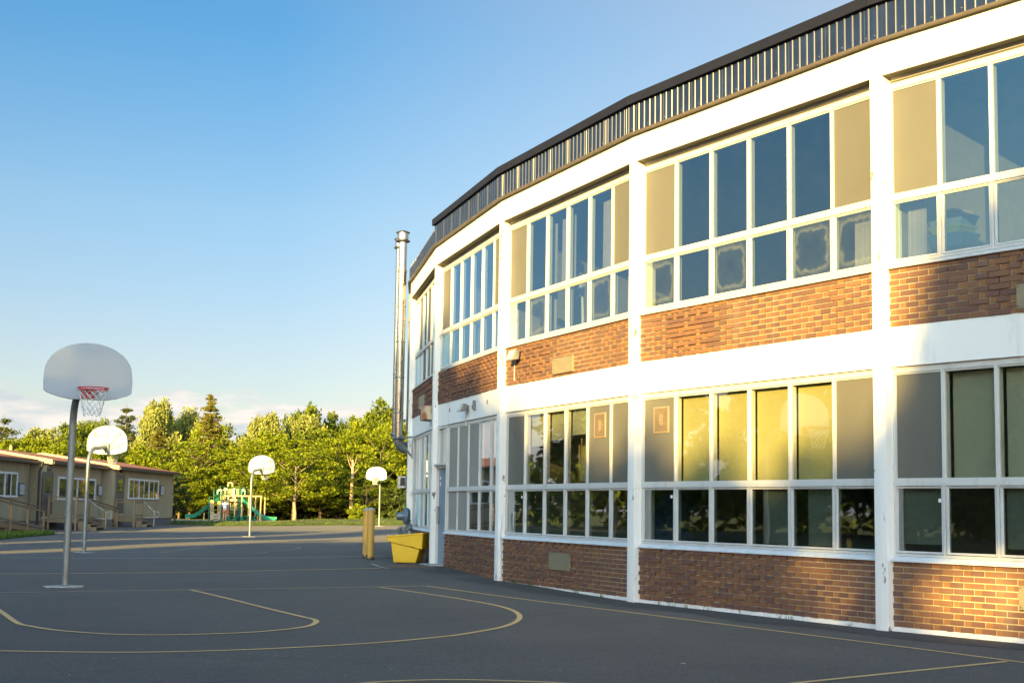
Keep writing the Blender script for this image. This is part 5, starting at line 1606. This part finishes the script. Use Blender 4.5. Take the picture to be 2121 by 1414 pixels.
def by_px(name, label, cat, kind, seed, mat, px, ptop, Y, pw, group=None, rz=None):
    """tree whose top is at pixel row ptop and whose crown is pw pixels wide"""
    p = at_y(px, ptop, Y); z0 = lawn_z(p.x, min(Y, 140)) if Y > 95 else 0
    h = p.z - z0
    pm = proto(kind, seed, mat)[0]; nat = pm['nat']; h /= pm['top']
    wd = (pw / F * Y) / (nat * h)
    return plant(name, label, cat, kind, seed, mat, p.x, Y, z0, h, wd, group, rz)
G1 = 'tall trees behind the playground'
TR = [
 ('pine_tree', 'dark pine cut by the left edge of the picture', 'pine', 3, 'leaf_d', 8, 868, 135, 95),
 ('tree', 'broad yellow green tree right of the dark pine at the left edge', 'round', 5, 'leaf_s', 88, 888, 140, 100),
 ('tree', 'green tree between the first two backboards above the portable roofs', 'round', 6, 'leaf_m', 150, 878, 150, 95),
 ('tree', 'tall green tree behind the first backboard pole', 'maple', 8, 'leaf_m', 205, 872, 155, 90),
 ('pine_tree', 'dark pine right of the bright backboard', 'pine', 4, 'leaf_d', 262, 846, 140, 92),
 ('maple_tree', 'pale silvery maple left of the tall spruce, the taller left one', 'maple', 9, 'leaf_s', 325, 833, 135, 95),
 ('maple_tree', 'pale silvery maple touching the tall spruce', 'maple', 10, 'leaf_s', 385, 850, 140, 95),
 ('spruce_tree', 'olive brown spruce in front of the silvery maples', 'spruce', 11, 'leaf_o', 330, 888, 122, 100),
 ('spruce_tree', 'tallest pointed spruce rising over the playground', 'spruce', 12, 'leaf_o', 437, 818, 128, 105),
 ('tree', 'small pale tree in the gap right of the tall spruce', 'maple', 13, 'leaf_s', 506, 902, 135, 55),
 ('maple_tree', 'light yellow maple with a ragged top behind the middle backboard', 'maple', 14, 'leaf_s', 552, 860, 125, 105),
 ('maple_tree', 'light yellow maple right of the ragged one, in front of the tall round tree', 'maple', 9, 'leaf_s', 628, 863, 128, 110),
 ('tree', 'tall round dark green tree in the middle of the tree line', 'round', 15, 'leaf_m', 632, 843, 138, 105),
 ('tree', 'green tree right of the tall round tree', 'round', 16, 'leaf_m', 682, 858, 142, 90),
 ('tree', 'dark blue green tree far back between the lighter crowns', 'round', 17, 'leaf_dk', 712, 876, 165, 45),
 ('tree', 'tall green tree beside the school corner, highest at the right of the tree line', 'round', 18, 'leaf_m', 800, 836, 130, 130),
 ('tree', 'green tree left of the tall one beside the school corner', 'round', 6, 'leaf_y', 750, 862, 132, 95),
 ('locust_tree', 'wide yellow green locust tree left over the long slide', 'locust', 20, 'leaf_y', 405, 912, 119, 170),
 ('locust_tree', 'wide yellow green locust tree right behind the cream poles', 'locust', 21, 'leaf_y', 500, 925, 121, 170),
 ('locust_tree', 'yellow green locust crown rising behind the one with the straight brown trunk', 'locust', 20, 'leaf_y', 612, 908, 115, 190),
 ('locust_tree', 'yellow green locust tree above the bare dead trunk', 'locust', 20, 'leaf_y', 700, 893, 121, 170),
 ('locust_tree', 'yellow green locust tree behind the farthest hoop', 'locust', 23, 'leaf_y', 790, 888, 119, 165),
 ('tree', 'low yellow green tree behind the roof of the nearest portable classroom', 'round', 24, 'leaf_y', 30, 912, 112, 110),
 ('tree', 'low yellow green tree behind the bright backboard', 'round', 25, 'leaf_y', 120, 918, 112, 115),
 ('tree', 'low yellow green tree above the farthest portable classroom', 'round', 24, 'leaf_y', 215, 915, 114, 110),
 ('tree', 'low green tree above the right end of the portable roofs', 'round', 25, 'leaf_y', 300, 925, 116, 100),
 ('locust_tree', 'bushy green tree just right of the farthest portable classroom', 'locust', 22, 'leaf_y', 375, 950, 116, 100),
 ('tree', 'tree filling the gap behind the swing poles of the playground', 'round', 16, 'leaf_m', 455, 945, 124, 120),
 ('tree', 'green tree low behind the brown trunk', 'round', 15, 'leaf_m', 570, 955, 124, 120),
 ('tree', 'green tree low behind the dead trunk', 'round', 18, 'leaf_m', 690, 955, 124, 130),
 ('tree', 'green tree low behind the farthest hoop and the school corner', 'round', 5, 'leaf_m', 800, 950, 123, 130),
 ('small_tree', 'small dark tree with a thin trunk right beside the farthest portable classroom', 'locust', 26, 'leaf_dk', 366, 978, 99, 70),
]
for i, (nm, lb_, kd, sd, mt, px, pt, Y, pw) in enumerate(TR):
    by_px(nm, lb_, 'tree', kd, sd, mt, px, pt, Y, pw, G1, rz=(i * 1.3) % 6.28)
TR2 = [
 ('locust_tree', 'locust tree with a straight brown trunk at the lawn edge right of the slide', 'locust', 27, 'leaf_y', 614, 928, 110.5, 180),
 ('locust_tree', 'locust tree in front of the ragged yellow maple behind the middle backboard', 'locust', 22, 'leaf_y', 545, 905, 116, 150),
 ('tree', 'green crown filling the gap left of the tall spruce behind the silvery maples', 'round', 15, 'leaf_m', 355, 868, 150, 120),
 ('tree', 'green crown behind the tall spruce and the long slide', 'round', 5, 'leaf_y', 440, 880, 134, 120),
 ('tree', 'low crown in the notch between spruce and ragged maple', 'round', 16, 'leaf_y', 490, 915, 128, 95),
 ('tree', 'dense green crown behind the middle backboard', 'round', 24, 'leaf_y', 560, 895, 123, 120),
 ('tree', 'dense green crown above the brown trunk, behind the locust tree', 'round', 25, 'leaf_m', 650, 890, 126, 130),
 ('tree', 'dense green crown behind the bare dead trunk', 'round', 18, 'leaf_y', 735, 890, 125, 130),
 ('tree', 'dense green crown just left of the school corner, lower than the tallest', 'round', 15, 'leaf_y', 820, 875, 124, 110),
 ('tree', 'dark green crown behind the pine right of the bright backboard', 'round', 16, 'leaf_m', 235, 885, 148, 120),
 ('tree', 'green crown above the gap between the nearest two portable roofs', 'round', 6, 'leaf_y', 70, 905, 120, 110),
 ('locust_tree', 'low spreading locust crown behind the left slide', 'locust', 21, 'leaf_y', 395, 985, 117, 130),
 ('locust_tree', 'low spreading locust crown between the cream poles and the middle hoop', 'locust', 22, 'leaf_m', 545, 985, 116, 150),
 ('locust_tree', 'low spreading locust crown right of the brown trunk', 'locust', 23, 'leaf_m', 665, 985, 116, 150),
 ('locust_tree', 'low spreading locust crown above the light green shrub', 'locust', 26, 'leaf_m', 760, 985, 115, 150),
]
for i, (nm, lb_, kd, sd, mt, px, pt, Y, pw) in enumerate(TR2):
    by_px(nm, lb_, 'tree', kd, sd, mt, px, pt, Y, pw, G1, rz=(i * 2.3 + 1) % 6.28)
SH = [
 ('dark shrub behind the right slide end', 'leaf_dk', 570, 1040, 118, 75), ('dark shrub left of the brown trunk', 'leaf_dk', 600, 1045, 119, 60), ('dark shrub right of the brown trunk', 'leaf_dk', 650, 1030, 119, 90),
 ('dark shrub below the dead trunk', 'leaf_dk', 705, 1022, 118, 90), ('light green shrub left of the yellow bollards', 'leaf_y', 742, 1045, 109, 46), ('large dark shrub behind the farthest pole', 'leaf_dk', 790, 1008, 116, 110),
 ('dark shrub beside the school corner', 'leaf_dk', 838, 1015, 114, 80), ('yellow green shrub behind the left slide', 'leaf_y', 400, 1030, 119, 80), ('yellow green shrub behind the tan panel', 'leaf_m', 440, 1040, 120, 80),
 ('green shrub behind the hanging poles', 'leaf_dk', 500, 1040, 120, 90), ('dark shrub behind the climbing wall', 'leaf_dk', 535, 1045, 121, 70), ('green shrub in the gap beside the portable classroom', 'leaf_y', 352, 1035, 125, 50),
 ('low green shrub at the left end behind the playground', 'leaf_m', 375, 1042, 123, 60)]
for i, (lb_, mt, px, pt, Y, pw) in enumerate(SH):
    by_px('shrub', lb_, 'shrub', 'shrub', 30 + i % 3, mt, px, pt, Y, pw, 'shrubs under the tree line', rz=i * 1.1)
# bare dead trunk and the brown trunks
def trunk(name, label, pts, rs, Y, mt, cat='tree trunk'):
    P = [at_y(px, py, Y) for px, py in pts]
    th = world_thing(name, label, cat, P[0])
    MB().tube(P, rs, 9).build('trunk', M[mt], th, True)
    return th, P
th, P = trunk('dead_tree', 'bare pale dead trunk standing in the foliage left of the farthest hoop', [(727, 1060), (728, 1020), (730, 985), (731, 952)], [.17, .15, .12, .08], 114, 'barkpale')
mbt = MB()
for a, b, c in (((730, 975), (722, 955), (718, 938)), ((730, 970), (737, 955), (740, 940)), ((729, 985), (738, 975), (744, 968)), ((730, 960), (726, 950), (724, 944))):
    mbt.tube([at_y(*a, 114), at_y(*b, 113.8), at_y(*c, 113.6)], [.045, .03, .01], 6)
mbt.build('branch', M['barkpale'], th, True)
trunk('utility_pole', 'pale pole rising behind the portable roofs at the left', [(22.5, 1000), (22.5, 950), (22.8, 922)], [.16, .14, .12], 104, 'barkpale', 'pole')
# pale house far behind
p = at_y(352, 1066, 150)
hs = world_thing('house', 'small white house far behind the lawn beside the portable classroom', 'house', (p.x, 150, 0))
MB().box(p.x - 3, p.x + 3.4, 150, 156, -.2, p.z + .5).build('wall', M['cream'], hs)
MB().extr([(p.x - 3.4, 149.6, p.z + .5), (p.x + 3.8, 149.6, p.z + .5), (p.x + .2, 149.6, p.z + 1.4)], (0, 6.8, 0)).build('roof', M['skirt'], hs)

# far hedge of trees closing the horizon (low, seen between trunks)
vs = []
r_ = np.random.default_rng(5)
N = 24000
x = r_.uniform(-75, 30, N); y = 128 + r_.uniform(-1.5, 5, N) + 2 * np.sin(x * .3); z = r_.random(N) ** .8 * (4.6 + 1.2 * np.sin(x * .7) + .8 * np.sin(x * 1.9))
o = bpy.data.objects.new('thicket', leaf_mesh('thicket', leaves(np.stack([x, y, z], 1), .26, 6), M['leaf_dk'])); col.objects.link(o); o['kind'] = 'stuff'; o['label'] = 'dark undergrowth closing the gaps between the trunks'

# grass blades: patch at the left edge and the fringe of the lawn
def blades(name, pts, h, seed, wd=.012, label=None):
    r_ = np.random.default_rng(seed); N = len(pts); P = np.array(pts)
    q = r_.uniform(0, 6.28, N); lean = r_.normal(0, .35, (N, 2)); hh = h * r_.uniform(.4, 1.25, N)
    d = np.stack([np.cos(q), np.sin(q), np.zeros(N)], 1) * wd
    tip = P + np.stack([lean[:, 0] * hh, lean[:, 1] * hh, hh], 1)
    v = np.empty((N, 4, 3)); v[:, 0] = P - d; v[:, 1] = P + d; v[:, 2] = tip + d * .25; v[:, 3] = tip - d * .25
    o = bpy.data.objects.new(name, leaf_mesh(name, v.reshape(-1, 3), M['leaf_g'])); col.objects.link(o)
    o['kind'] = 'stuff'; o['label'] = label
    return o
pts = []
poly = [on_ground(-60, 1119), on_ground(0, 1117), on_ground(60, 1111), on_ground(114, 1106.5), on_ground(60, 1106), on_ground(0, 1108), on_ground(-60, 1109)]
def inpoly(x, y, P):
    c = False
    for i in range(len(P)):
        a, b = P[i], P[i - 1]
        if (a.y > y) != (b.y > y) and x < (b.x - a.x) * (y - a.y) / (b.y - a.y) + a.x: c = not c
    return c
xa, xb_ = min(p.x for p in poly), max(p.x for p in poly); ya, yb_ = min(p.y for p in poly), max(p.y for p in poly)
rb = random.Random(4)
while len(pts) < 9000:
    x, y = rb.uniform(xa, xb_), rb.uniform(ya, yb_)
    if inpoly(x, y, poly): pts.append((x, y, gz(x, y)))
blades('grass_patch', pts, .17, 1, .022, 'tufty green grass growing out of the asphalt at the left edge')
mb = MB(); mb.add([p + Vector((0, 0, .012)) for p in poly], [tuple(range(len(poly)))]); struct(mb, 'soil_patch', M['grass'])
pts = []
for i in range(9000):
    x = rb.uniform(-30, 2); d = abs(rb.gauss(0, .8)) if rb.random() < .6 else rb.uniform(0, 7)
    y = edgeY(x) + d - .1; pts.append((x, y, lawn_z(x, y)))
blades('lawn_grass', pts, .075, 2, .022, 'green grass fringe where the lawn meets the asphalt')

# ---- trees behind the camera and at the left, whose shade falls on the court and the lower wall
Uax = Vector((math.cos(SUN_AZ), -math.sin(SUN_AZ), 0)); Sax = Vector((math.sin(SUN_AZ), math.cos(SUN_AZ), 0)); TE = math.tan(SUN_EL)
PROF = [(-62, 11), (-56, 13), (-52, 13.5), (-47, 12), (-43, 13.8), (-40.2, 13), (-39.9, 4), (-39.0, 4), (-38.7, 12.5), (-35, 14), (-31.6, 14.8), (-31.3, 3), (-30.5, 3), (-30.2, 16.4), (-29.0, 16.9), (-28.2, 16.6), (-27.1, 13), (-26.9, 3), (-25.4, 3), (-25.2, 9.0), (-23, 10.2), (-19, 10.8), (-16, 12.2), (-13.5, 12.8), (-10.8, 11.2), (-9.4, 9.7), (-8, 8.0), (-4.6, 6.15), (-.8, 5.45), (-.35, 6.1), (0, 7.8), (.6, 8.3), (1.0, 8.5), (3, 9), (7, 8.5), (12, 9), (20, 9)]
def prof(u):
    for (a, wa), (b, wb) in zip(PROF, PROF[1:]):
        if a <= u <= b: return wa + (wb - wa) * (u - a) / (b - a)
    return 8
HOLES = [(.35, 4.1, .75, .55, 1.0), (-1.55, 4.45, .48, .60, .93), (-12.75, 7.45, .75, .17, .97), (-13.0, 7.75, .17, .3, .97)]
def shade_tree(label, u0, hw, S, seed, crown_low=4.6, mat='leaf_m'):
    r_ = np.random.default_rng(seed)
    base = Uax * u0 + Sax * S
    top = max(prof(u) for u in np.linspace(u0 - hw, u0 + hw, 15)) - S * TE
    n = int(2.0 * hw * (top - crown_low) * 260)
    u = u0 + r_.uniform(-hw, hw, n * 2)
    s = S + r_.normal(0, hw * .45, n * 2)
    z = r_.uniform(crown_low, top, n * 2)
    wv = z + s * TE
    pr = np.array([prof(q) for q in u]) + .45 * np.sin(u * 3.1 + seed) * np.cos(u * 1.3) + r_.normal(0, .32, n * 2)
    edge = 1 - ((u - u0) / hw) ** 8
    low = crown_low + 1.2 * ((u - u0) / hw) ** 2
    keep = (wv < pr) & (z > low) & (r_.random(n * 2) < np.clip(edge + .25, 0, 1))
    for hu, hwv, ru, rw, st in HOLES:
        keep &= ~((((u - hu) / ru) ** 2 + ((wv - hwv) / rw) ** 2 < 1) & (r_.random(n * 2) < st))
    u, s, z = u[keep], s[keep], z[keep]
    P = np.stack([Uax.x * u + Sax.x * s - base.x, Uax.y * u + Sax.y * s - base.y, z], 1)
    root = thing('shade_tree', label, 'tree', (base.x, base.y, 0), 0, 'trees beyond the near side of the court')
    o = bpy.data.objects.new('crown', leaf_mesh('crown', leaves(P, .27, seed, up=.1), M[mat])); col.objects.link(o); o.parent = root
    tk = MB().tube([(0, 0, -.3), (.05, 0, 3), (-.05, 0, 6), (0, 0, top * .75)], [.32, .26, .2, .06], 10)
    for i in range(9):
        q = i * 2.4; L_ = hw * .7; z0_ = crown_low - .6 + i * .7
        tk.tube([(0, 0, z0_), (math.cos(q) * L_ * .5, math.sin(q) * L_ * .5, z0_ + 1.2), (math.cos(q) * L_, math.sin(q) * L_, z0_ + 2.6)], [.13, .08, .03], 6)
    b = bpy.data.meshes.new('trunk'); b.from_pydata(tk.v, [], tk.f); b.materials.append(M['bark']); b.update()
    o = bpy.data.objects.new('trunk', b); col.objects.link(o); o.parent = root
for i, (u0, hw) in enumerate(((16, 4.2), (8.8, 4.0), (3.2, 2.9), (-2.6, 3.3), (-8.4, 3.4), (-13.6, 3.2), (-19.2, 3.4), (-23.6, 1.9), (-28.75, 1.8), (-34.9, 3.7), (-43.6, 3.9), (-51, 4.4), (-58, 4))):
    shade_tree('broad shade tree, number %s from the right, behind the viewer beside the court' % ['one', 'two', 'three', 'four', 'five', 'six', 'seven', 'eight', 'nine', 'ten', 'eleven', 'twelve', 'thirteen'][i], u0, hw, -33 + (i % 3) * 1.5, 100 + i)
LT = [(-38, 14, 11, 1.0), (-47, 27, 13, 1.1), (-36, 33, 8.5, 1.0), (-52, 5, 12, 1.0), (-44, 44, 12, 1.1), (-36, -6, 10, 1.0), (-58, 34, 14, 1.1), (-60, 18, 13, 1.1), (-50, -14, 12, 1.1), (-48, 56, 13, 1), (-57, 70, 14, 1)]
for i, (x, y, h, wd) in enumerate(LT):
    plant('lawn_tree', 'tree %d on the side lawn left of the court, mirrored in the windows' % (i + 1), 'tree', ('round', 'maple')[i % 2], (5, 9, 15, 14)[i % 4], ('leaf_m', 'leaf_y')[i % 2], x, y, .05, h, wd, 'trees on the side lawn', i * 1.7)

# hedge closing the far side of the side lawn
r_ = np.random.default_rng(8); N = 16000
y = r_.uniform(-45, 95, N); x = -66 + r_.uniform(-2, 2, N) + np.sin(y * .4); z = r_.random(N) ** .8 * (6.0 + 1.6 * np.sin(y * .5) + .9 * np.sin(y * 1.7))
o = bpy.data.objects.new('hedge', leaf_mesh('hedge', leaves(np.stack([x, y, z], 1), .38, 9), M['leaf_m'])); col.objects.link(o); o['kind'] = 'stuff'; o['label'] = 'dense green hedge along the far side of the side lawn'

pts = []
for k in (4, 3, 2):
    fr = bayframe(k)
    for j in range(5):
        a0 = rb.uniform(.3, LB - .3)
        if k == 2 and a0 > 3.6: continue
        for i in range(rb.randint(6, 16)):
            q = fr(a0 + rb.gauss(0, .05), -.07 + abs(rb.gauss(0, .015)), 0); pts.append((q[0], q[1], gz(q[0], q[1])))
blades('wall_weeds', pts, .07, 7, .004, 'tiny weeds along the foot of the wall')
lf = MB(); rs = random.Random(31)
for i in range(90):
    if i == 0: p = on_ground(1415, 1375)
    elif i < 40:
        k = rs.choice((4, 3, 2)); q = bayframe(k)(rs.uniform(.2, LB - .2), abs(rs.gauss(.05, .3)), 0); p = Vector((q[0], q[1], gz(q[0], q[1])))
    else: p = on_ground(rs.uniform(50, 2000), rs.uniform(1180, 1410))
    r_s = .035 if i == 0 else rs.uniform(.008, .022); q = rs.uniform(0, 6.28)
    a_ = Vector((math.cos(q), math.sin(q), .1)) * r_s; b_ = Vector((-math.sin(q), math.cos(q), .25)) * r_s * .5
    z_ = Vector((0, 0, .009))
    lf.add([p + z_ + a_, p + z_ + b_, p + z_ - a_, p + z_ - b_ + Vector((0, 0, .004))], [(0, 1, 2, 3)])
o = lf.build('leaf_litter', M['cardb']); o['kind'] = 'stuff'; o['label'] = 'dry leaves and grit scattered on the asphalt'
